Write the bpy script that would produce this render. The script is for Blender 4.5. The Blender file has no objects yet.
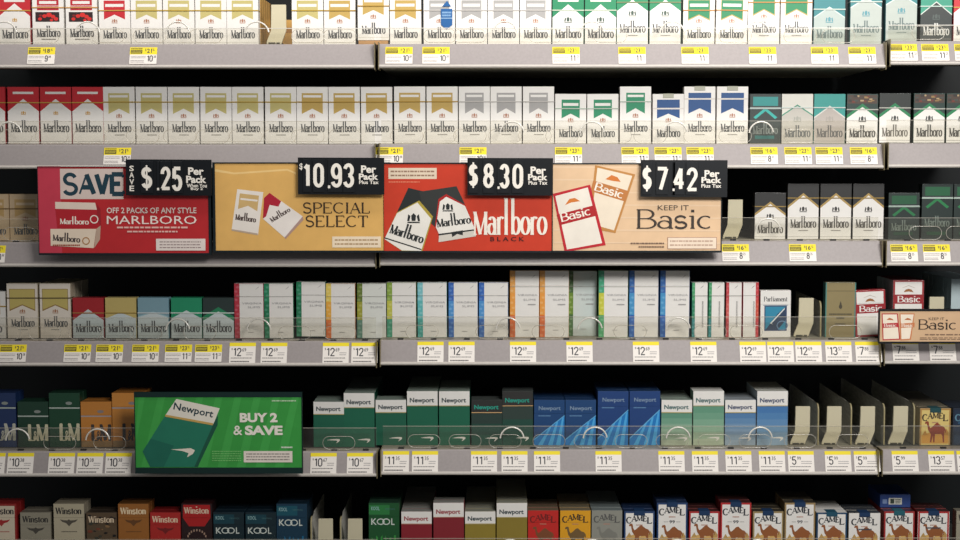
import bpy, bmesh, math, random
from mathutils import Vector, Matrix
random.seed(7)
S = bpy.context.scene
COL = S.collection

# ---------------------------------------------------------------- camera, world, light, exposure
F = 1474.0            # focal length in pixels of a 960-wide picture
D = 2.61              # camera to the front faces of the packs
PITCH = math.atan(105.0 / F)
VPX = 495.0
cam_d = bpy.data.cameras.new('camera')
cam = bpy.data.objects.new('camera', cam_d)
COL.objects.link(cam)
cam_d.sensor_width = 36.0
cam_d.lens = 36.0 * F / 960.0
cam_d.shift_x = -(VPX - 480.0) / 960.0
cam_d.clip_start = 0.05
cam.location = (0, -D, 0)
cam.rotation_euler = (math.pi / 2 - PITCH, 0, 0)
S.camera = cam

w = bpy.data.worlds.new('store_air')
S.world = w
w.use_nodes = True
w.node_tree.nodes['Background'].inputs[0].default_value = (0.95, 0.97, 1.0, 1)
w.node_tree.nodes['Background'].inputs[1].default_value = 0.20


def area(name, loc, target, sx, sy, power, color):
    l = bpy.data.lights.new(name, 'AREA')
    l.shape = 'RECTANGLE'
    l.size, l.size_y = sx, sy
    l.energy = power
    l.color = color
    o = bpy.data.objects.new(name, l)
    COL.objects.link(o)
    o.location = loc
    d = Vector(target) - Vector(loc)
    o.rotation_euler = d.to_track_quat('-Z', 'Y').to_euler()
    return o


area('canopy_lamp', (-0.12, -0.25, 0.52), (-0.12, -0.05, 0.0), 1.9, 0.08, 6.4, (1.0, 0.955, 0.925))
lamp = area('ceiling_lamp', (0.95, -2.0, 1.05), (0.40, 0.0, -0.12), 1.0, 0.6, 16.5, (1.0, 0.972, 0.945))
lamp.data.spread = math.radians(84)

S.view_settings.view_transform = 'Standard'
S.view_settings.look = 'None'
S.view_settings.exposure = -0.25
S.view_settings.gamma = 1.0
S.view_settings.use_curve_mapping = False

cp, sp = math.cos(PITCH), math.sin(PITCH)


def at(px, py, Y=0.0):
    """The point on the vertical plane y = Y that the photograph shows at (px, py)."""
    a = (px - VPX) / F
    b = (270.0 - py) / F
    dx, dy, dz = a, cp + b * sp, -sp + b * cp
    t = (Y + D) / dy
    return Vector((dx * t, Y, dz * t))


# ---------------------------------------------------------------- materials
MATS = {}


def lin(c):
    return tuple((v / 12.92 if v <= 0.04045 else ((v + 0.055) / 1.055) ** 2.4) for v in (x / 255.0 for x in c))


def mat(rgb, kind='card'):
    """A procedural material: card (cellophaned board), paper, paint, plastic, metal."""
    key = (tuple(rgb), kind)
    if key in MATS:
        return MATS[key]
    m = bpy.data.materials.new('%s_%02x%02x%02x' % ((kind,) + tuple(int(v) for v in rgb)))
    m.use_nodes = True
    nt = m.node_tree
    b = nt.nodes['Principled BSDF']
    base = lin(rgb)
    tc = nt.nodes.new('ShaderNodeTexCoord')
    nz = nt.nodes.new('ShaderNodeTexNoise')
    nz.inputs['Scale'].default_value = {'card': 60, 'paper': 180, 'paint': 220, 'plastic': 40, 'metal': 90, 'print': 45}[kind]
    nz.inputs['Detail'].default_value = 4
    nt.links.new(tc.outputs['Object'], nz.inputs['Vector'])
    mx = nt.nodes.new('ShaderNodeMixRGB')
    k = {'card': 0.05, 'paper': 0.05, 'paint': 0.12, 'plastic': 0.06, 'metal': 0.1, 'print': 0.10}[kind]
    mx.inputs[1].default_value = tuple(v * (1 - k) for v in base) + (1,)
    mx.inputs[2].default_value = tuple(min(1, v * (1 + k)) for v in base) + (1,)
    nt.links.new(nz.outputs['Fac'], mx.inputs[0])
    nt.links.new(mx.outputs[0], b.inputs['Base Color'])
    if kind == 'card':
        b.inputs['Roughness'].default_value = 0.5
        b.inputs['Coat Weight'].default_value = 0.35
        b.inputs['Coat Roughness'].default_value = 0.12
        bp = nt.nodes.new('ShaderNodeBump')
        bp.inputs['Strength'].default_value = 0.08
        bp.inputs['Distance'].default_value = 0.002
        nt.links.new(nz.outputs['Fac'], bp.inputs['Height'])
        nt.links.new(bp.outputs[0], b.inputs['Coat Normal'])
    elif kind == 'paper':
        b.inputs['Roughness'].default_value = 0.6
        b.inputs['Specular IOR Level'].default_value = 0.25
    elif kind == 'print':
        b.inputs['Roughness'].default_value = 0.4
        b.inputs['Specular IOR Level'].default_value = 0.35
    elif kind == 'paint':
        b.inputs['Roughness'].default_value = 0.5
        b.inputs['Specular IOR Level'].default_value = 0.3
    elif kind == 'plastic':
        b.inputs['Roughness'].default_value = 0.4
        b.inputs['Specular IOR Level'].default_value = 0.35
    elif kind == 'metal':
        b.inputs['Roughness'].default_value = 0.35
        b.inputs['Metallic'].default_value = 0.7
    MATS[key] = m
    return m


def clear_mat(name, tint, haze, rough, sheen):
    """Thin clear plastic: lets most light straight through, a little scattered and reflected."""
    m = bpy.data.materials.new(name)
    m.use_nodes = True
    nt = m.node_tree
    nt.nodes.clear()
    out = nt.nodes.new('ShaderNodeOutputMaterial')
    tr = nt.nodes.new('ShaderNodeBsdfTransparent')
    tr.inputs[0].default_value = tint + (1,)
    df = nt.nodes.new('ShaderNodeBsdfDiffuse')
    df.inputs[0].default_value = (0.85, 0.82, 0.74, 1)
    gl = nt.nodes.new('ShaderNodeBsdfGlossy')
    gl.inputs['Roughness'].default_value = rough
    m1 = nt.nodes.new('ShaderNodeMixShader')
    m2 = nt.nodes.new('ShaderNodeMixShader')
    nz = nt.nodes.new('ShaderNodeTexNoise')
    nz.inputs['Scale'].default_value = 14
    mr = nt.nodes.new('ShaderNodeMapRange')
    mr.inputs[3].default_value = haze * 0.5
    mr.inputs[4].default_value = haze * 1.5
    nt.links.new(nz.outputs['Fac'], mr.inputs[0])
    nt.links.new(mr.outputs[0], m1.inputs[0])
    nt.links.new(tr.outputs[0], m1.inputs[1])
    nt.links.new(df.outputs[0], m1.inputs[2])
    m2.inputs[0].default_value = sheen
    nt.links.new(m1.outputs[0], m2.inputs[1])
    nt.links.new(gl.outputs[0], m2.inputs[2])
    nt.links.new(m2.outputs[0], out.inputs[0])
    return m


CLEAR = clear_mat('clear_acrylic', (0.96, 0.955, 0.93), 0.014, 0.12, 0.018)
CLEAR_EDGE = clear_mat('clear_acrylic_edge', (0.84, 0.80, 0.72), 0.30, 0.25, 0.12)
CLEAR_LOOP = clear_mat('clear_acrylic_loop', (0.9, 0.88, 0.82), 0.75, 0.25, 0.15)
FIN = clear_mat('smoky_fin_plastic', (0.72, 0.76, 0.68), 0.60, 0.3, 0.10)

# ---------------------------------------------------------------- objects


def link(name, me, parent=None):
    o = bpy.data.objects.new(name, me)
    COL.objects.link(o)
    if parent:
        o.parent = parent
    return o


def tag_obj(o, label, cat, group=None):
    o['label'] = label
    o['category'] = cat
    if group:
        o['group'] = group
    return o


def struct(o):
    o['kind'] = 'structure'
    return o


class MB:
    """A bmesh that remembers its materials."""

    def __init__(self):
        self.bm = bmesh.new()
        self.mats = []

    def mi(self, m):
        if m not in self.mats:
            self.mats.append(m)
        return self.mats.index(m)

    def face(self, pts, m):
        vs = [self.bm.verts.new(p) for p in pts]
        try:
            f = self.bm.faces.new(vs)
        except ValueError:
            return
        f.material_index = self.mi(m)
        return f

    def box(self, x0, x1, y0, y1, z0, z1, m, bevel=0.0, seg=2):
        r = bmesh.ops.create_cube(self.bm, size=1.0)
        vs = r['verts']
        for v in vs:
            v.co = Vector(((x0 + x1) / 2 + v.co.x * (x1 - x0), (y0 + y1) / 2 + v.co.y * (y1 - y0), (z0 + z1) / 2 + v.co.z * (z1 - z0)))
        k = self.mi(m)
        fs = set(f for v in vs for f in v.link_faces)
        for f in fs:
            f.material_index = k
        if bevel:
            es = list(set(e for v in vs for e in v.link_edges))
            rb = bmesh.ops.bevel(self.bm, geom=es, offset=bevel, segments=seg, affect='EDGES', profile=0.6)
            for f in rb['faces']:
                f.material_index = k
        return fs

    def prism(self, prof, x0, x1, m, mats=None):
        """Extrude a closed (y, z) outline along x."""
        a = [self.bm.verts.new((x0, y, z)) for y, z in prof]
        b = [self.bm.verts.new((x1, y, z)) for y, z in prof]
        n = len(prof)
        for i in range(n):
            j = (i + 1) % n
            f = self.bm.faces.new((a[i], a[j], b[j], b[i]))
            f.material_index = self.mi((mats or {}).get(i, m))
        for loop in (a, list(reversed(b))):
            f = self.bm.faces.new(loop)
            f.material_index = self.mi(m)

    def plate(self, outline, y0, y1, m):
        """Extrude a closed (x, z) outline from y0 to y1."""
        a = [self.bm.verts.new((x, y0, z)) for x, z in outline]
        b = [self.bm.verts.new((x, y1, z)) for x, z in outline]
        n = len(outline)
        k = self.mi(m)
        for i in range(n):
            j = (i + 1) % n
            self.bm.faces.new((a[i], b[i], b[j], a[j])).material_index = k
        self.bm.faces.new(a).material_index = k
        self.bm.faces.new(list(reversed(b))).material_index = k

    def tube(self, path, r, m, closed=False, n=6):
        k = self.mi(m)
        rings = []
        P = [Vector(p) for p in path]
        for i, p in enumerate(P):
            if closed:
                t = P[(i + 1) % len(P)] - P[i - 1]
            else:
                t = P[min(i + 1, len(P) - 1)] - P[max(i - 1, 0)]
            t.normalize()
            a = Vector((0, 1, 0))
            b = t.cross(a).normalized()
            rings.append([self.bm.verts.new(p + (a * math.cos(q) + b * math.sin(q)) * r) for q in (2 * math.pi * j / n for j in range(n))])
        m_ = len(rings)
        for i in range(m_ if closed else m_ - 1):
            A, B = rings[i], rings[(i + 1) % m_]
            for j in range(n):
                f = self.bm.faces.new((A[j], A[(j + 1) % n], B[(j + 1) % n], B[j]))
                f.material_index = k
                f.smooth = True

    def add_art(self, art, zlo=None, zhi=None):
        b2 = bmesh.new()
        idx = []
        for k, (polys, m) in enumerate(art.layers):
            off = -(art.y0 + (k + 1) * art.step)
            for n_, (pts, faces) in enumerate(polys):
                vs = [b2.verts.new((x, off - (n_ % 7) * 0.000004, z)) for x, z in pts]
                for fc in faces:
                    try:
                        f = b2.faces.new([vs[i] for i in fc])
                        f.material_index = self.mi(m)
                    except ValueError:
                        pass
        if zlo is not None or zhi is not None:
            for z, clear_in in ((zlo, True), (zhi, False)):
                if z is None:
                    continue
                bmesh.ops.bisect_plane(b2, geom=list(b2.verts) + list(b2.edges) + list(b2.faces), plane_co=(0, 0, z), plane_no=(0, 0, 1),
                                       clear_inner=clear_in, clear_outer=not clear_in, dist=1e-6)
        for f in b2.faces:
            f.normal_update()
            if f.normal.y > 0:
                f.normal_flip()
        me = bpy.data.meshes.new('tmp')
        b2.to_mesh(me)
        b2.free()
        self.bm.from_mesh(me)
        bpy.data.meshes.remove(me)

    def mesh(self, name):
        me = bpy.data.meshes.new(name)
        self.bm.normal_update()
        self.bm.to_mesh(me)
        self.bm.free()
        for m in self.mats:
            me.materials.append(m)
        return me

    def build(self, name, parent=None):
        return link(name, self.mesh(name), parent)


# ---------------------------------------------------------------- lettering
TXT = {}


def sans(s, bold=0.0):
    """Triangles of a word in the plain sans letter, as unit-free points."""
    key = (s, bold)
    if key not in TXT:
        c = bpy.data.curves.new('word', 'FONT')
        c.body = s
        c.offset = bold
        c.resolution_u = 5 if bold >= 0.03 else 2
        o = bpy.data.objects.new('word', c)
        me = bpy.data.meshes.new_from_object(o)
        pts = [(v.co.x, v.co.y) for v in me.vertices]
        fcs = [tuple(p.vertices) for p in me.polygons]
        bpy.data.meshes.remove(me)
        bpy.data.objects.remove(o)
        bpy.data.curves.remove(c)
        TXT[key] = (pts, fcs)
    return TXT[key]


XH = 0.65


def L(x0, y0, x1, y1, w=None):
    return ([(x0, y0), (x1, y1)], w)


def A(cx, cy, rx, ry, a0, a1, w=None):
    n = max(5, int(abs(a1 - a0) / 18))
    return ([(cx + rx * math.cos(math.radians(a0 + (a1 - a0) * i / n)), cy + ry * math.sin(math.radians(a0 + (a1 - a0) * i / n))) for i in range(n + 1)], w)


# letter: width, strokes, serif spots
SERIF = {
    'B': (0.72, [L(.12, 0, .12, 1), L(.12, 1, .36, 1), A(.36, .76, .24, .24, 90, -90), L(.36, .52, .12, .52), A(.4, .26, .28, .26, 90, -90), L(.4, 0, .12, 0)], [(.12, 0), (.12, 1)]),
    'a': (0.58, [L(.46, 0, .46, .44), A(.28, .44, .18, .21, 0, 150), A(.26, .2, .2, .2, 0, 360)], [(.48, 0)]),
    's': (0.48, [A(.22, .48, .17, .17, 20, 270, .8), A(.22, .165, .19, .165, 90, -160, .8)], []),
    'S': (0.64, [A(.3, .755, .23, .245, 20, 270, .8), A(.3, .255, .26, .255, 90, -160, .8)], []),
    'i': (0.28, [L(.14, 0, .14, XH), L(.14, .86, .14, 1.0, 1.15)], [(.14, 0), (.1, XH)]),
    'c': (0.54, [A(.29, .325, .24, .325, 50, 310)], []),
    'C': (0.80, [A(.42, .5, .36, .5, 45, 315)], []),
    'E': (0.70, [L(.12, 0, .12, 1), L(.12, 1, .6, 1), L(.12, .52, .48, .52), L(.12, 0, .62, 0), L(.6, 1, .6, .84, .5), L(.62, 0, .62, .17, .5)], [(.12, 0), (.12, 1)]),
    'P': (0.66, [L(.12, 0, .12, 1), L(.12, 1, .36, 1), A(.36, .74, .26, .26, 90, -90), L(.36, .48, .12, .48)], [(.12, 0), (.12, 1)]),
    'I': (0.30, [L(.15, 0, .15, 1)], [(.15, 0), (.15, 1)]),
    'L': (0.64, [L(.12, 0, .12, 1), L(.12, 0, .58, 0), L(.58, 0, .58, .2, .5)], [(.12, 0), (.12, 1)]),
    'T': (0.72, [L(.36, 0, .36, 1), L(.04, 1, .68, 1), L(.05, 1, .05, .82, .5), L(.67, 1, .67, .82, .5)], [(.36, 0)]),
    'A': (0.74, [L(.37, 1, .06, 0, .4), L(.37, 1, .68, 0), L(.17, .34, .57, .34)], [(.06, 0), (.68, 0)]),
    'W': (0.96, [L(.04, 1, .26, 0), L(.26, 0, .47, 1, .45), L(.47, 1, .69, 0), L(.69, 0, .9, 1, .45)], [(.04, 1), (.47, 1), (.9, 1)]),
    'M': (0.90, [L(.1, 0, .1, 1, .5), L(.1, 1, .44, 0), L(.44, 0, .78, 1, .45), L(.78, 0, .78, 1)], [(.1, 0), (.1, 1), (.78, 0), (.78, 1)]),
    'n': (0.64, [L(.13, 0, .13, XH), A(.31, .42, .18, .23, 180, 0), L(.49, .42, .49, 0)], [(.13, 0), (.49, 0), (.1, XH)]),
    'm': (0.96, [L(.13, 0, .13, XH), A(.3, .42, .17, .23, 180, 0), L(.47, .42, .47, 0), A(.64, .42, .17, .23, 180, 0), L(.81, .42, .81, 0)], [(.13, 0), (.47, 0), (.81, 0), (.1, XH)]),
    't': (0.40, [L(.18, .1, .18, .86), L(.03, XH, .34, XH), A(.27, .11, .09, .11, 180, 310)], []),
    'o': (0.60, [A(.3, .325, .24, .325, 0, 360)], []),
    'r': (0.46, [L(.13, 0, .13, XH), A(.3, .43, .17, .22, 180, 45)], [(.13, 0), (.1, XH)]),
    'l': (0.44, [L(.14, 0, .14, 9)], [(.14, 0), (.12, 9)]),
    'b': (0.62, [L(.12, 0, .12, 9), A(.32, .325, .22, .325, 155, -155)], [(.1, 9)]),
    'e': (0.54, [A(.28, .325, .23, .325, 0, 320), L(.06, .33, .5, .33)], []),
    '0': (0.56, [A(.28, .74, .2, .26, 0, 180), L(.08, .74, .08, .26), A(.28, .26, .2, .26, 180, 360), L(.48, .26, .48, .74)], []),
    '1': (0.42, [L(.28, 0, .28, 1), L(.28, 1, .1, .82)], []),
    '2': (0.56, [([(.08, .72)] + A(.28, .74, .2, .26, 165, -35)[0] + [(.09, .02), (.5, 0)], None), L(.06, 0, .52, 0)], []),
    '3': (0.56, [A(.27, .755, .2, .245, 165, -90), A(.27, .255, .21, .255, 90, -165)], []),
    '4': (0.58, [L(.4, 0, .4, 1), L(.4, 1, .06, .28), L(.04, .28, .56, .28)], []),
    '5': (0.56, [L(.48, 1, .1, 1), L(.12, 1, .1, .52), A(.27, .31, .21, .31, 140, -160)], []),
    '7': (0.54, [L(.05, 1, .5, 1), L(.49, 1, .2, 0)], []),
    '8': (0.56, [A(.28, .755, .18, .235, 0, 360), A(.28, .26, .21, .26, 0, 360)], []),
    '9': (0.56, [A(.28, .7, .2, .3, 0, 360), ([(.48, .7)] + A(.28, .26, .2, .26, 0, -165)[0], None)], []),
    '$': (0.60, [A(.3, .73, .2, .2, 20, 270), A(.3, .3, .21, .23, 90, -160), L(.3, -.1, .3, 1.1, .45)], []),
    '.': (0.20, [L(.1, 0, .1, .08, 1.1)], []),
    'V': (0.60, [L(.06, 1, .3, 0), L(.3, 0, .54, 1)], []),
    'N': (0.82, [L(.12, 0, .12, 1, .5), L(.12, 1, .68, 0), L(.68, 0, .68, 1, .5)], [(.12, 0), (.12, 1), (.68, 1)]),
}


class Art:
    """Flat printing, built as layers of thin faces lifted off the board in order. Units are metres."""

    def __init__(self, y0=0.0, step=0.00003, kind='card'):
        self.layers = []
        self.y0, self.step, self.kind = y0, step, kind
        self.k = 0.001
        self.ox = self.oz = 0.0

    def m(self, c):
        return c if not isinstance(c, tuple) else mat(c, self.kind)

    def put(self, polys, c):
        k, ox, oz = self.k, self.ox, self.oz
        self.layers.append(([([((x + ox) * k, (z + oz) * k) for x, z in pts], fcs) for pts, fcs in polys], self.m(c)))

    def poly(self, pts, c):
        self.put([(list(pts), [tuple(range(len(pts)))])], c)

    def polys(self, lst, c):
        self.put([(list(p), [tuple(range(len(p)))]) for p in lst], c)

    def rect(self, x0, x1, z0, z1, c):
        self.poly([(x0, z0), (x1, z0), (x1, z1), (x0, z1)], c)

    def rects(self, lst, c):
        self.polys([[(a, p), (b, p), (b, q), (a, q)] for a, b, p, q in lst], c)

    def disc(self, cx, cz, rx, rz, c, n=20):
        self.poly([(cx + rx * math.cos(2 * math.pi * i / n), cz + rz * math.sin(2 * math.pi * i / n)) for i in range(n)], c)

    def text(self, s, x0, x1, z0, z1, c, bold=0.0, warp=None, rot=0.0, shear=0.0):
        pts, fcs = sans(s, bold)
        if not pts:
            return
        ax, bx = min(p[0] for p in pts), max(p[0] for p in pts)
        az, bz = min(p[1] for p in pts), max(p[1] for p in pts)
        out = []
        cx, cz = (x0 + x1) / 2, (z0 + z1) / 2
        cr, sr = math.cos(math.radians(rot)), math.sin(math.radians(rot))
        for px, pz in pts:
            x = x0 + (px - ax) / (bx - ax) * (x1 - x0)
            z = z0 + (pz - az) / (bz - az) * (z1 - z0)
            if warp:
                z -= warp * ((x - cx) / ((x1 - x0) / 2)) ** 2
            x += shear * (z - z0)
            if rot:
                x, z = cx + (x - cx) * cr - (z - cz) * sr, cz + (x - cx) * sr + (z - cz) * cr
            out.append((x, z))
        self.put([(out, fcs)], c)

    def serif(self, s, x0, x1, z0, cap, c, thick=0.16, thin=0.05, asc=1.0, ser=0.17, rot=0.0, gap=0.0, pivot=None, xh=1.0):
        tot = sum(SERIF[ch][0] + gap for ch in s if ch != ' ') + 0.35 * s.count(' ')
        kx = (x1 - x0) / tot
        cr, sr = math.cos(math.radians(rot)), math.sin(math.radians(rot))
        pv = pivot or (x0, z0)

        def R(p):
            x, z = p[0] - pv[0], p[1] - pv[1]
            return (pv[0] + x * cr - z * sr, pv[1] + x * sr + z * cr)
        polys = []
        cur = x0
        for ch in s:
            if ch == ' ':
                cur += 0.35 * kx
                continue
            wd, strokes, sers = SERIF[ch]
            for pts, wgt in strokes:
                P = [(cur + x * kx, z0 + (asc if z == 9 else z * (xh if ch in 'arbo' else 1.0)) * cap) for x, z in pts]
                n = len(P)
                verts = []
                for i in range(n):
                    a, b = P[max(i - 1, 0)], P[min(i + 1, n - 1)]
                    tx, tz = b[0] - a[0], b[1] - a[1]
                    l = math.hypot(tx, tz) or 1
                    tx, tz = tx / l, tz / l
                    if wgt is None:
                        wd_ = thin + (thick - thin) * abs(tz) ** 1.5
                    else:
                        wd_ = thick * wgt
                    h = wd_ * cap / 2
                    verts.append((R((P[i][0] - tz * h, P[i][1] + tx * h)), R((P[i][0] + tz * h, P[i][1] - tx * h))))
                flat = [v for pr in verts for v in pr]
                polys.append((flat, [(2 * i, 2 * i + 1, 2 * i + 3, 2 * i + 2) for i in range(n - 1)]))
            if ser:
                for sx, sz in sers:
                    X, Z = cur + sx * kx, z0 + (asc if sz == 9 else sz) * cap
                    hw = min(ser * cap, 0.2 * kx)
                    q = [(X - hw, Z - thin * cap / 2), (X + hw, Z - thin * cap / 2), (X + hw, Z + thin * cap / 2), (X - hw, Z + thin * cap / 2)]
                    polys.append(([R(p) for p in q], [(0, 1, 2, 3)]))
            cur += (wd + gap) * kx
        self.put(polys, c)

    def block(self, s, x0, x1, z0, z1, c, wt=0.17):
        """Heavy condensed block letters of even weight."""
        h = (z1 - z0) * wt / 2
        self.serif(s, x0, x1, z0 + h, z1 - z0 - 2 * h, c, thick=wt, thin=wt, ser=0)

    def small_print(self, x0, x1, z0, z1, rows, c, fill=0.42):
        """Rows of words too small to read: broken thin lines."""
        rnd = random.Random(int(x0 * 31 + z0 * 17 + rows))
        lst = []
        h = (z1 - z0) / rows
        for r in range(rows):
            x = x0
            zz = z0 + r * h + h * (1 - fill) / 2
            while x < x1 - 0.5:
                wl = rnd.uniform(0.03, 0.10) * (x1 - x0)
                lst.append((x, min(x + wl, x1), zz, zz + h * fill))
                x += wl + 0.015 * (x1 - x0)
        self.rects(lst, c)


WHITE = (228, 225, 219)
INK = (76, 77, 78)
GOLD = (186, 156, 84)
PALEGOLD = (190, 178, 114)
SILVER = (160, 158, 155)
RED = (190, 34, 44)
GREEN = (14, 128, 84)

# ---------------------------------------------------------------- packs: printing of each kind (millimetres)


def logo(a, z, c, x0=-20, x1=21, cap=12.0, asc=1.5, sub=None):
    a.serif('Marlboro', x0, x1, z, cap + 1.2, c, thick=0.155, thin=0.07, asc=1.42, ser=0.10, xh=1.15)
    if sub:
        a.small_print(-8, 9, z - 6.5, z - 4.0, 1, sub, 0.7)


def crest(a, x, z, c, s=1.0):
    a.polys([[(x - 1.6 * s, z - 3 * s), (x + 1.6 * s, z - 3 * s), (x + 2 * s, z + 1.5 * s), (x, z + 3.4 * s), (x - 2 * s, z + 1.5 * s)],
             [(x - 5.4 * s, z - 3.2 * s), (x - 3.6 * s, z - 3.2 * s), (x - 2.6 * s, z + 1.0 * s), (x - 4.4 * s, z + 2.6 * s)],
             [(x + 5.4 * s, z - 3.2 * s), (x + 3.6 * s, z - 3.2 * s), (x + 2.6 * s, z + 1.0 * s), (x + 4.4 * s, z + 2.6 * s)],
             [(x - 5.6 * s, z - 4.8 * s), (x + 5.6 * s, z - 4.8 * s), (x + 4.6 * s, z - 3.7 * s), (x - 4.6 * s, z - 3.7 * s)]], c)


def chev(c, H=87, hw=18.5, edge=None, text=INK, cr=(170, 120, 96), bar=WHITE, body=WHITE, line=None):
    big = H > 90
    o = dict(t=21, cr=50, ap=62, co=52.5, top=89, b0=81.5, b1=85.5) if big else dict(t=11.5, cr=42, ap=52.5, co=44, top=77, b0=66, b1=71)

    def fn(a):
        if edge:
            a.poly([(-hw - 1, o['co'] - 3), (0, o['ap'] - 2), (hw + 1, o['co'] - 3), (hw + 1, o['top'] + 1), (-hw - 1, o['top'] + 1)], edge)
        a.poly([(-hw, o['co']), (0, o['ap']), (hw, o['co']), (hw, o['top']), (-hw, o['top'])], c)
        if bar:
            a.rect(-hw + 2.5, hw - 2.5, o['b0'], o['b1'], bar)
        if line:
            a.rect(-27, 27, line, line + 2.6, (214, 208, 200))
        crest(a, 0, o['cr'], cr, 0.95)
        logo(a, o['t'], text, sub=(150, 146, 138) if big else None)
        a.rect(-27, 27, 4.2, 4.8, (190, 184, 170))
    return fn


def roof(c, H=87, body=WHITE, border=None, bw=4.0, text=INK, cr=None, bar=WHITE, apex=None, edge=None, band=None, sub=None, extra=None, crested=True):
    big = H > 90
    ap = apex or (79 if big else 68)
    ed = edge or (57 if big else 46)

    def fn(a):
        a.rect(-27.5, 27.5, ed, H, c)
        if extra:
            extra(a, H)
        if band:
            a.rect(-27.5, 27.5, ap - 9, ap - 6.5, band)
        if border:
            a.poly([(-27.5, ed - 0.1), (27.5, ed - 0.1), (27.5, ed + bw), (0, ap + bw), (-27.5, ed + bw)], border)
        a.poly([(-27.5, ed - 3), (27.5, ed - 3), (27.5, ed), (0, ap), (-27.5, ed)], body)
        if bar:
            a.rect(-18, 18, H - 12.5, H - 8.5, bar)
        if crested:
            crest(a, 0, (55 if big else 44), cr or (196, 150, 70), 1.25 if cr else 0.8)
        logo(a, 21 if big else 11.5, text, x0=-22, x1=23, cap=13, sub=sub)
        a.rect(-27, 27, 4.2, 4.8, (150, 146, 138))
    return fn


def photo_top(a, H):
    rnd = random.Random(5)
    a.rect(-26, 26, H - 17, H - 2, (70, 52, 40))
    cols = [(150, 118, 70), (110, 44, 30), (60, 66, 60), (176, 150, 110), (40, 34, 30)]
    for i in range(14):
        x = rnd.uniform(-25, 20)
        z = rnd.uniform(H - 16, H - 5)
        a.rect(x, x + rnd.uniform(4, 8), z, z + rnd.uniform(2, 3.5), cols[i % 5])


def race(H=87):
    def fn(a):
        a.rect(-19, 19, 68, 87, (178, 30, 42))
        a.rect(-15, 15, 71, 76, WHITE)
        a.rect(-19, 19, 60, 67, (178, 30, 42))
        a.rect(-22, 20, 40, 57, (44, 24, 24))
        for x, z, r in ((-6, 50, 4), (2, 52, 5), (9, 49, 4), (14, 45, 4), (-14, 45, 3.5), (6, 43, 3)):
            a.disc(x, z, r, r * 0.8, (206, 40, 36), 10)
        a.disc(-13, 51, 3, 2, (120, 26, 26), 10)
        logo(a, 14, INK)
        a.small_print(-12, 14, 8.5, 11, 1, (120, 116, 110), 0.7)
    return fn


def dark_chev(c, line, H=87, text=(120, 128, 124), body=(40, 52, 50)):
    def fn(a):
        z = H - 87
        a.rect(-27.5, 27.5, 0, H, body)
        a.rect(-22, 22, 66 + z, 82 + z, c)
        a.polys([[(-21, 46 + z), (-17, 43 + z), (0, 57 + z), (0, 63 + z)], [(21, 46 + z), (17, 43 + z), (0, 57 + z), (0, 63 + z)]], line)
        a.rect(-27.5, 27.5, 61 + z, 63.5 + z, (168, 178, 172))
        logo(a, 17 + z * 0.5, text, x0=-22, x1=22)
        a.rect(-18, 16, 8, 14, tuple(int(v * 0.7) for v in c))
    return fn


def slims(cols, H=100, W=52, name=True, right=False):
    def fn(a):
        h = W / 2
        s = -1 if not right else 1
        sw = 9.5 if W > 40 else 5.5
        n = len(cols)
        for i, c in enumerate(cols):
            z0, z1 = H * (1 - (i + 1) / n), H * (1 - i / n)
            xa, xb = (-h, -h + sw) if not right else (h - sw, h)
            a.rect(xa, xb, z0, z1, c)
            b = tuple(int(v * 0.8 + 50) for v in c)
            for q in range(4):
                zz = z0 + (z1 - z0) * (q * 0.23 + 0.1)
                a.disc((xa + xb) / 2 + (1 if q % 2 else -1) * sw * 0.15, zz, sw * 0.3, 2.2, b, 10)
        a.rect(-h, h, H * 0.755, H * 0.762, (120, 116, 108))
        zl = H * 0.88
        if W > 40:
            a.poly([(h - 15, zl), (h - 8, zl + 5), (h - 7, zl + 7), (h - 11, zl + 4)], (170, 168, 166))
            a.text('VIRGINIA', -h + 14, h - 3, H * 0.62, H * 0.62 + 3.6, (158, 156, 156))
            a.text('SLIMS', -2, h - 6, H * 0.55, H * 0.55 + 3.6, (158, 156, 156))
            if H > 105:
                a.small_print(6, h - 6, H * 0.48, H * 0.48 + 3, 1, (160, 158, 156), 0.7)
            a.small_print(-2, 8, H * 0.1, H * 0.1 + 2, 1, (176, 172, 168), 0.7)
        elif name:
            a.poly([(0, zl), (6, zl + 5), (7, zl + 7), (3, zl + 4)], (150, 148, 146))
            a.small_print(4, 7, H * 0.18, H * 0.66, 26, (140, 138, 136), 0.6)
    return fn


def newport(c, H=87, top=WHITE, text=(30, 52, 58), line=(176, 160, 104), bands=None, sw=WHITE):
    split = H - (25 if H < 90 else 28)

    def fn(a):
        a.rect(-27.5, 27.5, 0, split, c)
        if bands:
            n = len(bands)
            for i, b in enumerate(bands):
                a.rect(-27.5, 27.5, split * (1 - (i + 1) / n), split * (1 - i / n), b)
        a.rect(-27.5, 27.5, split, H, top)
        a.rect(-27.5, 27.5, split, split + 1.6, line)
        a.text('Newport', -22.5, 21, split + 4.5, split + 15.5, text, 0.03)
        swoosh(a, 2, 7.5, 1.0, sw)
    return fn


def swoosh(a, x, z, s, c):
    P = [(-2, 6), (6, 7.6), (14, 8.4), (21, 8), (22, 5.6), (19, 2.5), (15, 0), (17.5, 4.2), (15, 5.4), (8, 5.6)]
    a.poly([(x + p * s - 4, z + q * s) for p, q in P], c)


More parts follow.
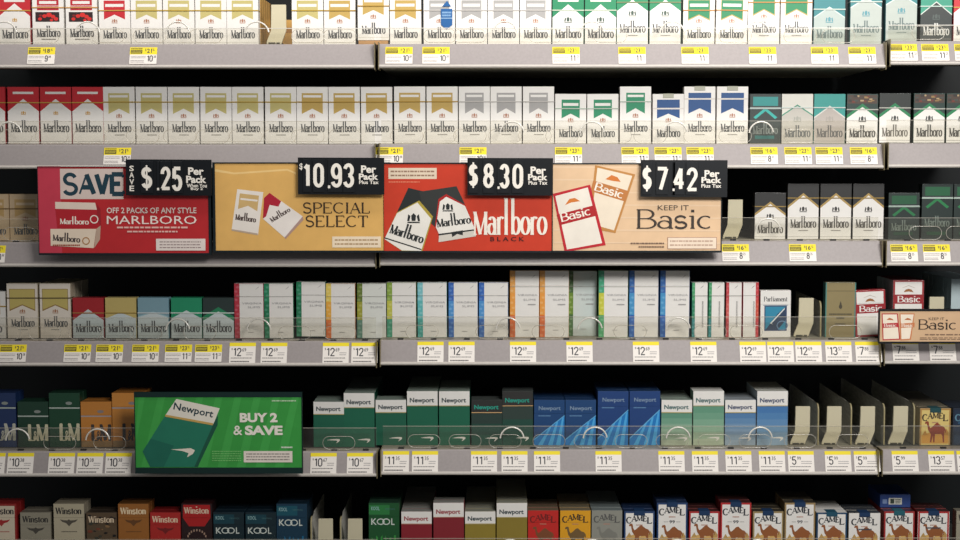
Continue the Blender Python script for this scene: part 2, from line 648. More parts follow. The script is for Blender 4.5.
def newport_blue(H=87, dark=(12, 62, 112)):
    def fn(a):
        a.rect(-27.5, 27.5, 0, H, dark)
        k = H / 87.0
        a.poly([(-27.5, 0), (27.5, 0), (27.5, 56 * k), (-27.5, 10 * k)], (18, 116, 186))
        a.polys([[(-20, 0), (-12, 0), (4, 36 * k), (0, 34 * k)], [(-2, 0), (6, 0), (16, 46 * k), (12, 43 * k)], [(12, 0), (20, 0), (26, 54 * k), (23, 52 * k)]], (70, 164, 220))
        a.poly([(-27.5, 10 * k), (27.5, 56 * k), (27.5, 58 * k), (-27.5, 12 * k)], (96, 170, 214))
        a.text('Newport', -19, 20, H - 22, H - 12, (128, 150, 172), 0.012)
        a.small_print(-20, 2, H - 32, H - 29, 1, (90, 130, 170), 0.7)
    return fn


def landm(H=87, text=WHITE, line=(176, 186, 178), low=None):
    def fn(a):
        if low:
            a.rect(-27.5, 27.5, 0, 12, low)
        z = H - 87
        a.rect(-27.5, 27.5, 58 + z, 60.5 + z, line)
        a.disc(8, 68 + z, 6, 3, tuple(int(v * .8) for v in line), 12)
        a.serif('L', -9, 4, 13, 30, text, thick=0.19, thin=0.06, ser=0.07)
        a.text('&', 0, 8, 13, 31, text, 0.01)
        a.serif('M', 6, 26.5, 13, 30, text, thick=0.19, thin=0.06, ser=0.07)
    return fn


def eagle(a, z, c, s=1.0):
    a.poly([(-18 * s, z + 5), (-10 * s, z + 3.2), (-3 * s, z + 3), (0, z + 5), (3 * s, z + 3), (10 * s, z + 3.2), (18 * s, z + 5), (13 * s, z), (6 * s, z - 2), (2 * s, z - 6), (0, z - 8), (-2 * s, z - 6), (-6 * s, z - 2), (-13 * s, z)], c)


def winston(H, bg, text, bird, rim=None, camo=None):
    def fn(a):
        if rim:
            a.rect(-27.5, 27.5, 0, H, rim)
            a.rect(-24, 24, 0, H - 4, bg)
        if camo:
            rnd = random.Random(3)
            for i in range(34):
                x, z = rnd.uniform(-24, 24), rnd.uniform(14, H - 5)
                r = rnd.uniform(2, 5)
                a.poly([(max(-27.4, min(27.4, x + r * rnd.uniform(0.6, 1.2) * math.cos(q))), min(H - .5, z + r * 0.6 * rnd.uniform(0.6, 1.2) * math.sin(q))) for q in (i2 * math.pi / 4 for i2 in range(8))], camo[i % len(camo)])
        a.serif('Winston', -23, 23, H - 19, 11.5, text, thick=0.22, thin=0.08, ser=0.1)
        if bird:
            eagle(a, H - 34, bird, 0.9)
            a.small_print(-14, 14, H - 54, H - 50, 1, bird, 0.4)
    return fn


def winston_shield(H=100):
    def fn(a):
        a.rect(-27.5, 27.5, 0, H, (36, 16, 18))
        a.poly([(-24, H - 2), (24, H - 2), (25, H - 26), (14, H - 42), (-14, H - 42), (-25, H - 26)], (176, 26, 28))
        a.serif('Winston', -22, 22, H - 18, 11, (222, 196, 170), thick=0.22, thin=0.08, ser=0.1)
        a.disc(0, H - 6, 1.4, 1.4, (222, 196, 170), 8)
        eagle(a, H - 29, (120, 24, 26), 0.7)
        for i in range(9):
            q = math.radians(160 - i * 17.5)
            x, z = 17 * math.cos(q), H - 66 + 17 * math.sin(q)
            a.rect(x - 1.2, x + 1.2, z - 2, z + 2, (170, 140, 120))
    return fn


def kool(H=87, bg=(10, 36, 44), glow=((14, 62, 74), (16, 80, 96)), text=(206, 214, 206)):
    def fn(a):
        a.rect(-27.5, 27.5, 0, H, bg)
        a.rect(-27, 10, H - 22, H - 4, glow[0])
        a.text('KOOL', -23, -8, H - 14, H - 7, (150, 190, 190), 0.01)
        a.text('MENTHOL', 2, 20, H - 13, H - 10, (70, 110, 112))
        for i in range(6):
            x = -24 + i * 8
            a.poly([(x, 0), (x + 6, 0), (x + 5, H * (0.30 + 0.05 * (i % 3))), (x + 2, H * (0.36 + 0.04 * (i % 2)))], glow[1])
        z0, z1 = H - 41, H - 29
        a.text('K', -23, -13, z0, z1, text, 0.015)
        a.text('L', 13, 19, z0, z1, text, 0.015)
        for cx in (-7, 3):
            ring(a, cx + 1, (z0 + z1) / 2, 7, 6, 1.8, text)
    return fn


def ring(a, cx, cz, rx, rz, t, c, n=24):
    pts, fcs = [], []
    for i in range(n):
        q = 2 * math.pi * i / n
        pts += [(cx + rx * math.cos(q), cz + rz * math.sin(q)), (cx + (rx - t) * math.cos(q), cz + (rz - t) * math.sin(q))]
    for i in range(n):
        j = (i + 1) % n
        fcs.append((2 * i, 2 * j, 2 * j + 1, 2 * i + 1))
    a.put([(pts, fcs)], c)


CAMEL_OUT = [(-17, 22), (-16, 24.5), (-12, 25), (-11, 23), (-10.5, 18), (-8.5, 14), (-6, 15.5), (-3, 18.5), (0, 21.5), (3, 22.5), (5.5, 20), (9, 17), (13, 15.5), (15.5, 12), (15.8, 6), (14.8, 6.5), (14, 10), (13.2, 4),
             (13.6, -9), (11.4, -9), (10.6, 1), (8.6, 4.5), (4, 4.2), (-1, 4.2), (-1.6, -9), (-3.8, -9), (-4.2, 2), (-6.6, -9), (-8.8, -9), (-7.4, 4), (-9.5, 7), (-12, 11), (-13.2, 17), (-14, 21), (-16.6, 20.6)]


def camel(H=87, rim=None, panel=WHITE, text=(40, 44, 52), beast=(142, 84, 44), sand=(206, 166, 98), seal=(24, 52, 84), ninety=False, soft=False, word=None, blank=False):
    oz = H - (57 if blank else 67 if ninety else 49.5)

    def fn(a):
        if rim:
            a.rect(-27.5, 27.5, 0, H, rim)
            a.rect(-24.5, 24.5, 0, H - 3.5, panel)
        else:
            a.rect(-27.5, 27.5, 0, H, panel)
        zt = H - 18.5
        if not blank:
            a.poly([(-24, 3), (24, 3), (24, oz + 2), (12, oz + 6), (2, oz + 1), (-9, oz + 5), (-24, oz)], sand)
            a.polys([[(14, oz), (20, oz + 12), (24, oz + 5), (24, oz)], [(-23, oz), (-18, oz + 9), (-13, oz)]], tuple(int(v * 0.88) for v in sand))
        k = 1.15
        a.poly([(x * k + 1, z * k + oz - 3) for x, z in CAMEL_OUT], beast)
        for ch, xa, xb, zz, hh in (('C', -23.5, -13.5, -4.5, 11.5), ('A', -14, -5, -0.5, 10), ('M', -5, 6, 0.8, 10), ('E', 6.5, 13.5, -0.5, 10), ('L', 13.5, 23, -4.5, 11)):
            a.serif(ch, xa, xb, zt + zz, hh, text, thick=0.24, thin=0.13, ser=0.16)
        if ninety:
            a.text('99', -5, 5, zt - 20, zt - 14, (70, 72, 78), 0.02)
            a.rects([(-15, -7, zt - 17.4, zt - 16.6), (7, 15, zt - 17.4, zt - 16.6)], (130, 128, 124))
        a.small_print(-6, 6, zt - 9, zt - 6.5, 1, (180, 130, 110), 0.7)
        if word:
            a.small_print(-13, 13, zt - 15, zt - 11.5, 1, (60, 64, 76), 0.8)
        if seal:
            a.rect(-10, 10, H - 8, H, seal)
    return fn


def basic(H=87, c=(150, 26, 34)):
    def fn(a):
        a.rect(-27.5, 27.5, 0, H, c)
        a.rect(-24, 24, 4, H - 3, WHITE)
        zb = H - 43
        a.rect(-26, 26, zb, zb + 17, c)
        a.serif('Basic', -20, 22, zb + 3.2, 11, WHITE, thick=0.22, thin=0.09, ser=0.12)
        zl = H - 22
        a.poly([(-9, zl), (-5, zl + 5), (0, zl + 6.5), (5, zl + 5), (9, zl), (0, zl + 1.5)], (150, 96, 50))
        a.poly([(-12, zl + 8), (0, zl + 13), (12, zl + 8), (10, zl + 8), (0, zl + 11.6), (-10, zl + 8)], (190, 180, 170))
    return fn


def parliament(a):
    a.serif('Parliament', -21, 21, 67, 8.5, INK, thick=0.17, thin=0.06, ser=0.1)
    a.rect(-20, 20, 12, 59, (52, 70, 104))
    a.rect(-18, 18, 14, 57, (38, 132, 164))
    a.poly([(-18, 14), (4, 14), (18, 32), (18, 57), (4, 44)], (36, 56, 84))
    a.polys([[(-10, 26), (-7, 26), (16, 52), (16, 55)], [(-10, 26), (-7, 29), (-7, 26), (-4, 24)]], (214, 216, 212))
    ring(a, 12, 22, 10, 9, 1.6, (100, 130, 160))
    a.rect(-22, 22, 59, 60.5, (150, 160, 168))


def goldbox(a):
    a.rect(-27.5, 27.5, 0, 100, (138, 124, 84))
    a.rect(-27.5, -24.8, 0, 100, (70, 128, 120))
    a.rect(24.8, 27.5, 0, 100, (70, 128, 120))
    a.rect(-24.8, 24.8, 84, 85, (110, 98, 62))
    a.disc(0, 56, 3, 4.4, (66, 60, 44), 12)
    a.poly([(-2, 60), (0, 66), (2, 60)], (66, 60, 44))
    a.small_print(-20, 20, 40, 44, 1, (84, 76, 54), 0.8)
    a.small_print(-7, 7, 33, 37, 1, (84, 76, 54), 0.8)
    a.small_print(-9, 9, 23, 26, 1, (84, 76, 54), 0.7)


# kind: (H, W, board colour, side colour, top colour (shade put into the greyed ones), lid height, tear strip colour or None, soft?, art, description)
K = 0.735
SHADED_T = (134, 146, 136)  # white pack tops, their shade greyed into the colour
TYPES = {
    'red100': (100, 55, WHITE, (176, 34, 44), (186, 36, 46), .72, (186, 150, 70), 0, roof(RED, 100), 'tall red-roofed white pack'),
    'red': (87, 55, WHITE, (176, 34, 44), (186, 36, 46), .68, (186, 150, 70), 0, roof(RED, 87, apex=72, edge=50), 'short red-roofed white pack'),
    'race': (87, 55, WHITE, WHITE, WHITE, .74, (196, 150, 90), 0, race(), 'white pack with red and black picture band'),
    'redchev': (87, 55, WHITE, WHITE, WHITE, .68, (186, 150, 70), 0, chev(RED), 'white pack with red chevron'),
    'gold': (87, 55, WHITE, WHITE, WHITE, .68, (176, 146, 60), 0, chev(PALEGOLD), 'short white pack with gold chevron'),
    'gold100': (100, 55, WHITE, WHITE, WHITE, .73, (176, 146, 60), 0, chev(PALEGOLD, 100), 'tall white pack with pale gold chevron'),
    'goldd100': (100, 55, WHITE, WHITE, WHITE, .73, (166, 132, 54), 0, chev(GOLD, 100), 'tall white pack with deep gold chevron'),
    'golddk': (87, 55, WHITE, WHITE, WHITE, .68, (166, 132, 54), 0, chev(GOLD), 'short white pack with deep gold chevron'),
    'silver': (87, 55, WHITE, WHITE, WHITE, .68, (186, 182, 176), 0, chev(SILVER, hw=17.5), 'short white pack with silver chevron'),
    'silver100': (100, 55, WHITE, WHITE, WHITE, .73, (186, 182, 176), 0, chev(SILVER, 100, hw=16.5), 'tall white pack with silver chevron'),
    'greenroof': (87, 55, WHITE, (16, 110, 76), (20, 120, 80), .68, (190, 200, 180), 0, roof(GREEN, 87, apex=70, edge=47, cr=(62, 82, 72)), 'short green-roofed white pack'),
    'greenroof100': (100, 55, WHITE, (16, 110, 76), (20, 120, 80), .73, (120, 130, 90), 0, roof(GREEN, 100, apex=78, edge=58, cr=(62, 82, 72), sub=(140, 138, 130)), 'tall green-roofed white pack'),
    'greengold': (87, 55, WHITE, WHITE, WHITE, .68, (182, 128, 62), 0, chev((22, 124, 78), edge=(176, 150, 88), hw=18.5), 'short white pack with gold-edged green chevron'),
    'greengold100': (100, 55, WHITE, WHITE, WHITE, .73, (182, 128, 62), 0, chev((22, 124, 78), 100, edge=(176, 150, 88)), 'tall white pack with gold-edged green chevron'),
    'greenchev': (87, 55, WHITE, WHITE, WHITE, .70, (170, 182, 168), 0, chev((26, 132, 92), hw=16), 'short white pack with plain green chevron'),
    'greenchev100': (100, 55, WHITE, WHITE, WHITE, .73, (170, 182, 168), 0, chev((26, 132, 92), 100, hw=16.5), 'tall white pack with plain green chevron'),
    'blue': (87, 55, WHITE, WHITE, WHITE, 0, None, 1, chev((20, 72, 128), hw=20, bar=None, line=60), 'short white soft pack with blue chevron'),
    'blue100': (100, 55, WHITE, WHITE, WHITE, 0, None, 1, chev((20, 72, 128), 100, hw=20, bar=None, line=77), 'tall white soft pack with blue chevron'),
    'tealgrey': (87, 55, (166, 178, 172), (52, 108, 112), (50, 110, 112), .70, (190, 200, 190), 0, roof((44, 120, 124), 87, (166, 178, 172), border=(190, 204, 198), bw=2, cr=(80, 140, 150), text=(92, 108, 106), bar=None, apex=64, edge=46), 'short grey pack with teal roof'),
    'tealgrey100': (100, 55, (172, 180, 172), (52, 108, 112), (50, 110, 112), .74, (190, 200, 190), 0, roof((44, 120, 124), 100, (172, 180, 172), border=(200, 212, 206), bw=2, cr=(80, 140, 150), text=(92, 108, 106), bar=None, apex=80, edge=63, sub=(120, 134, 130)), 'tall grey pack with teal roof'),
    'blackteal': (87, 55, (38, 46, 44), (40, 48, 46), (40, 130, 108), .70, (180, 200, 190), 0, roof((46, 142, 116), 87, (40, 46, 44), border=(206, 212, 204), bw=2, cr=(70, 80, 76), text=(206, 206, 200), bar=None, apex=68, edge=46), 'black pack with sea-green roof'),
    'icegrey': (87, 55, (186, 182, 172), (196, 192, 182), (200, 196, 186), .72, (196, 206, 200), 0, roof((212, 210, 200), 87, (186, 182, 172), border=(60, 138, 112), bw=2.5, cr=(160, 160, 150), text=(98, 100, 98), bar=None, apex=66, edge=48), 'grey pack with thin green roof line'),
    'tealtop': (87, 55, (176, 168, 160), (60, 140, 134), (50, 146, 138), .72, (196, 206, 200), 0, roof((48, 148, 140), 87, (176, 168, 160), border=(206, 206, 198), bw=2.5, cr=(160, 154, 146), text=(92, 90, 88), bar=None, apex=64, edge=44), 'grey pack with bright teal top'),
    'photo': (87, 55, WHITE, (30, 70, 54), (50, 44, 38), .68, (180, 180, 170), 0, roof((24, 52, 46), 87, WHITE, border=(22, 122, 74), bw=6, cr=(58, 62, 60), text=(70, 68, 64), bar=None, apex=64, edge=44, extra=photo_top), 'green-roofed white pack with brown picture lid'),
    'charcoal': (87, 55, WHITE, (40, 54, 48), (48, 54, 50), .70, (180, 180, 170), 0, roof((36, 42, 39), 87, WHITE, border=(22, 122, 74), bw=6, cr=(58, 62, 60), text=(104, 100, 94), bar=None, apex=64, edge=44), 'green-roofed white pack with charcoal lid'),
    'teal_dark': (87, 55, (46, 58, 58), (46, 58, 58), (44, 56, 56), .70, (170, 184, 180), 0, dark_chev((40, 140, 136), (46, 168, 158)), 'dark grey pack with teal chevron lines'),
    'greendark': (87, 55, (22, 40, 36), (24, 40, 36), (24, 40, 36), .70, (150, 168, 156), 0, dark_chev((20, 82, 50), (26, 110, 62), body=(20, 38, 34), text=(104, 116, 108)), 'short black-green pack with green chevron lines'),
    'greendark100': (100, 55, (22, 40, 36), (24, 40, 36), (24, 40, 36), .74, (170, 188, 176), 0, dark_chev((20, 90, 54), (26, 120, 66), H=100, body=(20, 38, 34), text=(104, 116, 108)), 'tall black-green pack with green chevron lines'),
    'black': (87, 55, WHITE, (34, 33, 32), (36, 35, 34), .70, (150, 124, 66), 0, roof((32, 32, 31), 87, WHITE, border=(168, 140, 80), bw=4.5, cr=(56, 54, 52), text=(80, 76, 70), bar=None, apex=66, edge=44), 'short black-roofed pack with gold gable line'),
    'black100': (100, 55, WHITE, (34, 33, 32), (36, 35, 34), .74, (150, 124, 66), 0, roof((34, 34, 33), 100, WHITE, border=(168, 140, 80), bw=4.5, cr=(56, 54, 52), text=(80, 76, 70), bar=None, apex=79, edge=56, sub=(130, 126, 118)), 'tall black-roofed pack with gold gable line'),
    'goldflag100': (100, 55, (226, 216, 202), (196, 184, 160), (210, 196, 160), .73, (96, 84, 56), 0, chev((196, 178, 102), 100, hw=22, edge=(150, 120, 66), bar=None, cr=(168, 120, 90)), 'tall cream pack with wide gold banner'),
    'redblue': (74, 55, (196, 206, 206), (150, 30, 38), (146, 28, 36), .62, (170, 120, 70), 0, roof((164, 28, 36), 74, (196, 206, 206), cr=None, bar=None, apex=53, edge=33, crested=False), 'pale blue pack with red roof'),
    'goldblue': (74, 55, (196, 206, 206), (188, 170, 110), (196, 178, 116), .62, (160, 134, 70), 0, roof((192, 172, 104), 74, (196, 206, 206), bar=None, apex=47, edge=36, crested=False), 'pale blue pack with gold roof'),
    'iceblue': (74, 55, (196, 206, 206), (120, 162, 176), (120, 160, 174), .62, (200, 206, 206), 0, roof((122, 156, 168), 74, (196, 206, 206), border=(150, 184, 192), bw=2, bar=None, apex=47, edge=38, crested=False), 'pale blue pack with ice-blue roof'),
    'greenblue': (74, 55, (196, 206, 206), (16, 110, 76), (24, 130, 90), .62, (200, 214, 206), 0, roof((22, 138, 96), 74, (196, 206, 206), bar=None, apex=51, edge=36, crested=False), 'pale blue pack with bright green roof'),
    'blackblue': (74, 55, (196, 206, 206), (30, 44, 42), (34, 44, 42), .62, (200, 214, 206), 0, roof((34, 50, 48), 74, (196, 206, 206), border=(26, 124, 82), bw=8, bar=None, apex=49, edge=32, crested=False), 'pale blue pack with black and green roof'),
    'vsred': (100, 52, WHITE, (186, 60, 76), WHITE, .757, None, 0, slims([(176, 44, 60)] * 3), 'slim white pack with red left stripe'),
    'vsgreen': (100, 52, WHITE, (30, 120, 84), WHITE, .757, None, 0, slims([(24, 128, 86), (20, 112, 74), (22, 118, 78)]), 'slim white pack with green left stripe'),
    'vsorange': (100, 52, WHITE, (214, 140, 60), WHITE, .757, None, 0, slims([(222, 196, 90), (224, 164, 60), (216, 108, 40)]), 'slim white pack with orange left stripe'),
    'vsolive': (100, 52, (214, 216, 208), (90, 120, 80), WHITE, .757, None, 0, slims([(96, 116, 40), (150, 150, 46), (86, 130, 110)]), 'slim white pack with olive left stripe'),
    'vslime': (100, 52, WHITE, (110, 160, 90), WHITE, .757, None, 0, slims([(130, 160, 60), (186, 186, 70), (60, 150, 116)]), 'slim white pack with lime left stripe'),
    'vsteal': (100, 52, WHITE, (110, 180, 186), WHITE, .757, None, 0, slims([(120, 190, 196), (90, 178, 178), (60, 160, 150)]), 'slim white pack with teal left stripe'),
    'vsblue': (100, 52, WHITE, (60, 116, 180), WHITE, .757, None, 0, slims([(44, 96, 176), (70, 140, 200), (40, 96, 170)]), 'slim white pack with blue left stripe'),
    'vsorange120': (119, 52, WHITE, (214, 140, 60), WHITE, .78, None, 0, slims([(220, 156, 76), (226, 150, 60), (214, 104, 40)], 119), 'extra tall slim pack with orange left stripe'),
    'vsolive120': (117, 52, (196, 206, 202), (70, 110, 70), WHITE, .78, None, 0, slims([(60, 96, 50), (96, 130, 40), (60, 100, 50)], 117), 'extra tall slim pack with dark olive left stripe'),
    'vslime120': (119, 52, WHITE, (70, 160, 110), WHITE, .78, None, 0, slims([(60, 160, 120), (196, 196, 60), (70, 160, 100)], 119), 'extra tall slim pack with lime left stripe'),
    'vsblue120': (119, 52, WHITE, (50, 110, 180), WHITE, .78, None, 0, slims([(36, 92, 160), (60, 140, 190), (30, 92, 170)], 119), 'extra tall slim pack with blue left stripe'),
    'ssgreen': (100, 28, WHITE, (30, 120, 84), WHITE, .74, None, 0, slims([(60, 150, 96), (30, 120, 84), (40, 130, 130)], 100, 28), 'narrow white pack with green edge'),
    'ssred': (100, 28, WHITE, (190, 60, 70), WHITE, .74, None, 0, slims([(186, 54, 60), (196, 80, 76), (180, 50, 56)], 100, 28), 'narrow white pack with red left edge'),
    'ssredr': (100, 28, WHITE, (190, 60, 70), WHITE, 0, None, 0, slims([(190, 50, 56), (196, 70, 50), (190, 50, 56)], 100, 28, True, True), 'narrow white pack with red right edge'),
    'parl': (87, 54, WHITE, WHITE, WHITE, .70, None, 0, parliament, 'white pack with square blue picture panel'),
    'goldbox': (100, 54, (138, 124, 84), (76, 128, 120), (140, 124, 84), .84, None, 0, goldbox, 'tall dull gold pack with teal edges'),
    'basic': (87, 55, (150, 26, 34), (160, 30, 40), (150, 26, 34), .72, None, 0, basic(), 'leaning white and red pack with red name band'),
    'basic100': (102, 55, (150, 26, 34), (176, 190, 190), (150, 26, 34), .72, None, 0, basic(102), 'upright tall pack with red name band'),
    'paleblue': (102, 55, (176, 190, 190), (176, 192, 194), (160, 180, 184), 0, None, 0, None, 'pale blue-grey pack'),
    'lmblue': (100, 55, (24, 48, 92), (24, 48, 92), (24, 48, 92), .74, None, 0, landm(100, text=(190, 190, 176)), 'dark blue pack with cream initials'),
    'lmgreen': (87, 55, (18, 58, 40), (18, 58, 40), (18, 58, 40), .70, None, 0, landm(text=(206, 200, 170)), 'short dark green pack with cream initials'),
    'lmgreen100': (100, 55, (16, 66, 42), (18, 58, 40), (18, 58, 40), .74, None, 0, landm(100, text=(206, 200, 170)), 'tall dark green pack with cream initials'),
    'lmorange': (87, 55, (196, 128, 52), (196, 128, 52), (176, 112, 44), .70, None, 0, landm(text=(56, 50, 50), low=(150, 118, 76), line=(170, 160, 160)), 'short orange pack with dark initials'),
    'lmorange100': (100, 55, (202, 134, 56), (196, 128, 52), (176, 112, 44), .74, None, 0, landm(100, text=(56, 50, 50), low=(150, 118, 76), line=(170, 160, 160)), 'tall orange pack with dark initials'),
    'np': (87, 55, WHITE, (14, 88, 66), SHADED_T, .70, None, 0, newport((14, 92, 68)), 'short green pack with white lid'),
    'np100': (100, 55, WHITE, (14, 88, 66), SHADED_T, .72, None, 0, newport((14, 96, 70), 100), 'tall green pack with white lid'),
    'npdark': (87, 55, (30, 40, 36), (14, 50, 42), (64, 68, 66), .70, None, 0, newport((12, 70, 56), top=(36, 38, 36), text=(30, 150, 130), line=(200, 160, 110), bands=[(34, 56, 50), (18, 66, 54), (12, 74, 58)]), 'short dark green pack with black lid'),
    'npdark100': (100, 55, (30, 40, 36), (14, 50, 42), (64, 68, 66), .72, None, 0, newport((12, 70, 56), 100, top=(40, 40, 38), text=(30, 150, 130), line=(200, 160, 110), bands=[(40, 58, 52), (20, 68, 56), (12, 74, 58)]), 'tall dark green pack with black lid'),
    'npblue': (87, 55, (12, 62, 112), (14, 56, 100), (14, 50, 90), .70, None, 0, newport_blue(), 'short blue pack with bright diagonal rays'),
    'npblue100': (100, 55, (12, 62, 112), (14, 56, 100), (14, 50, 90), .72, None, 0, newport_blue(100, (16, 58, 116)), 'tall blue pack with bright diagonal rays'),
    'nppale': (87, 55, WHITE, (150, 180, 160), SHADED_T, .70, None, 0, newport((90, 150, 120), bands=[(90, 142, 118), (108, 154, 130), (126, 164, 140), (144, 174, 150), (160, 182, 158), (176, 188, 164)], text=(44, 92, 92)), 'short pale green pack with white lid'),
    'nppale100': (100, 55, WHITE, (150, 180, 160), WHITE, .72, None, 0, newport((90, 150, 120), 100, bands=[(94, 146, 120), (106, 154, 128), (122, 164, 138), (140, 174, 148), (158, 182, 156), (176, 190, 164)], text=(44, 92, 92)), 'tall pale green pack with white lid'),
    'npsky': (87, 55, WHITE, (150, 170, 190), (140, 146, 150), .70, None, 0, newport((70, 120, 170), bands=[(76, 120, 164), (92, 132, 170), (108, 142, 174), (122, 150, 178), (138, 160, 180), (150, 168, 184)], text=(40, 60, 96)), 'short sky-blue pack with white lid'),
    'npsky100': (100, 55, WHITE, (190, 200, 206), (190, 190, 180), .72, None, 0, newport((70, 120, 170), 100, bands=[(62, 114, 168), (74, 124, 172), (90, 134, 176), (106, 146, 180), (124, 156, 184), (140, 166, 188)], text=(40, 60, 96)), 'tall sky-blue pack with white lid'),
    'npred': (87, 55, WHITE, (120, 26, 36), (140, 140, 134), .70, None, 0, newport((132, 28, 40), text=(150, 36, 50), line=(176, 120, 100)), 'short maroon pack with white lid'),
    'npred100': (100, 55, WHITE, (120, 26, 36), (140, 140, 134), .72, None, 0, newport((128, 30, 40), 100, text=(150, 36, 50), line=(176, 120, 100)), 'tall maroon pack with white lid'),
    'npgold': (87, 55, WHITE, (128, 110, 40), (142, 142, 128), .70, None, 0, newport((140, 122, 44)), 'short olive gold pack with white lid'),
    'npgold100': (100, 55, WHITE, (128, 110, 40), (142, 142, 128), .72, None, 0, newport((136, 118, 44), 100), 'tall olive gold pack with white lid'),
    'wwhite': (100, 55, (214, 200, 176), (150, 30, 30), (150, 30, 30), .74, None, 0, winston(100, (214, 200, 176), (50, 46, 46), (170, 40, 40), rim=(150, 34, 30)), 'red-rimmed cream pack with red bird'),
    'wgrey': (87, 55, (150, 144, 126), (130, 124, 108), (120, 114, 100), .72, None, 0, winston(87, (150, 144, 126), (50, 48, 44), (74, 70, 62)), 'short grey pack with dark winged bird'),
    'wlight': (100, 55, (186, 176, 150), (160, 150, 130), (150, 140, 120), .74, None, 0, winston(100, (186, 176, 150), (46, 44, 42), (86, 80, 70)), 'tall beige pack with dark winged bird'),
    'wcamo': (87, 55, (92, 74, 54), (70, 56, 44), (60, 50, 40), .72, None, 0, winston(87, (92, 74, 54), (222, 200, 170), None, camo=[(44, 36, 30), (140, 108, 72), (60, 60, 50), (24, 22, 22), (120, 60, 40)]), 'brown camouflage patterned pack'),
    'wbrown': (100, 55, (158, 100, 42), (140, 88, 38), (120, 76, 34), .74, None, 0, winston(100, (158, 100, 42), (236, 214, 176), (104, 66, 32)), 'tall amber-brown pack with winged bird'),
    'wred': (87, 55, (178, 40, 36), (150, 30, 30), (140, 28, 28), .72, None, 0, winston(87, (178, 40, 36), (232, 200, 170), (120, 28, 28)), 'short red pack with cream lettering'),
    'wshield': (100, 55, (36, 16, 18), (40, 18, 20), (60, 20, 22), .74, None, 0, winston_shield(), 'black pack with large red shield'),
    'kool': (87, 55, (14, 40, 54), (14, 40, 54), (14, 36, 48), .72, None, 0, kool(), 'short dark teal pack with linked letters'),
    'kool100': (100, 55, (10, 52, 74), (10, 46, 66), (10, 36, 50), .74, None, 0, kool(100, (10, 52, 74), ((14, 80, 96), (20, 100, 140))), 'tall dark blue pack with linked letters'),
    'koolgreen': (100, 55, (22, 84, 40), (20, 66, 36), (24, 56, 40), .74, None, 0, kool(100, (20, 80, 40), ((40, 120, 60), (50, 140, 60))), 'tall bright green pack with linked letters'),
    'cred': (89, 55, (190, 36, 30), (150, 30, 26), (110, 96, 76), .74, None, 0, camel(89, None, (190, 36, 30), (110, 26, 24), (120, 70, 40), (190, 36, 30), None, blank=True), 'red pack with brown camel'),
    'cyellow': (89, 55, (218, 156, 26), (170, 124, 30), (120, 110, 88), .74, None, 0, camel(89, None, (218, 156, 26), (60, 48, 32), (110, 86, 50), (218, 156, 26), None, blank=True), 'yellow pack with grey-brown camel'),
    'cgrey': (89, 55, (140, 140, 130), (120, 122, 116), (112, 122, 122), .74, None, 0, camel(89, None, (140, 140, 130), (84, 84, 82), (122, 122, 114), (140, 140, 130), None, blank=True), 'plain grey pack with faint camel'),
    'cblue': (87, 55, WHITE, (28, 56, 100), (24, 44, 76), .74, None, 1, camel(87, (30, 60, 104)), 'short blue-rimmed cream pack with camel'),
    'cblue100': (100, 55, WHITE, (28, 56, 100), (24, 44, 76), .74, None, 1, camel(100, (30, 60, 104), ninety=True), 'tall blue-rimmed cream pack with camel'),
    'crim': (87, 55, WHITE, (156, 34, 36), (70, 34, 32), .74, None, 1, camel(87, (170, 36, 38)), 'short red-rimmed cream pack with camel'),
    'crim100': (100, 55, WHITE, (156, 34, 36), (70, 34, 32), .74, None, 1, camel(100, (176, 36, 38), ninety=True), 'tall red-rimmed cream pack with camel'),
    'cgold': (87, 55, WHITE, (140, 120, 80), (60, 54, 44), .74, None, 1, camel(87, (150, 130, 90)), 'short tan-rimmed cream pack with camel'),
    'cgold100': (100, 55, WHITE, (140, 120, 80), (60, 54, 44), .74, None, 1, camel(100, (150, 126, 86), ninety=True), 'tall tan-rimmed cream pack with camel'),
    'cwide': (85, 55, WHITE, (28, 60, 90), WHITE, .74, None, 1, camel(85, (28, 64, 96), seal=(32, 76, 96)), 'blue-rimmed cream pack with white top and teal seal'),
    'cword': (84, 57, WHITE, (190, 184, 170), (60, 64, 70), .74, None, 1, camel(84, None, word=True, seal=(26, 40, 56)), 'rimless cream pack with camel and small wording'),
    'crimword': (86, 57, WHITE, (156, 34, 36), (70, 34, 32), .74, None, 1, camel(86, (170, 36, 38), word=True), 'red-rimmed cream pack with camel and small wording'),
    'cteal': (86, 55, WHITE, (156, 34, 36), (70, 34, 32), .74, None, 1, camel(86, (160, 40, 40), seal=(36, 92, 104)), 'red-rimmed cream pack with teal seal and camel'),
    'tan': (87, 55, (206, 180, 144), (190, 160, 120), (190, 160, 120), .68, (120, 96, 60), 0, chev((190, 156, 100), body=(206, 180, 144), bar=(214, 190, 156)), 'gold-chevron pack with painted tan shade'),  # gold pack variant; dulling by shade and glare put into its tan tones
    'cfilter': (68, 55, (210, 176, 100), (206, 190, 150), (96, 90, 76), 0, None, 1, camel(68, (170, 130, 70), (214, 190, 116), (60, 46, 34), (136, 60, 40), (206, 150, 66), (36, 74, 78)), 'stubby yellow soft pack with brown camel'),
    'cdark': (68, 55, (20, 36, 56), (20, 36, 56), (20, 30, 46), 0, None, 1, camel(68, (18, 32, 52), (22, 40, 64), (90, 130, 150), (40, 80, 110), (30, 52, 76), (18, 40, 56)), 'stubby midnight-blue pack'),
}

SHELF = ['', 'top shelf', 'second shelf', 'third shelf', 'fourth shelf', 'fifth shelf', 'bottom shelf']
ORD = 'zeroth first second third fourth fifth sixth seventh eighth ninth tenth eleventh twelfth thirteenth fourteenth fifteenth sixteenth seventeenth eighteenth nineteenth twentieth'.split()

PROTO = {}


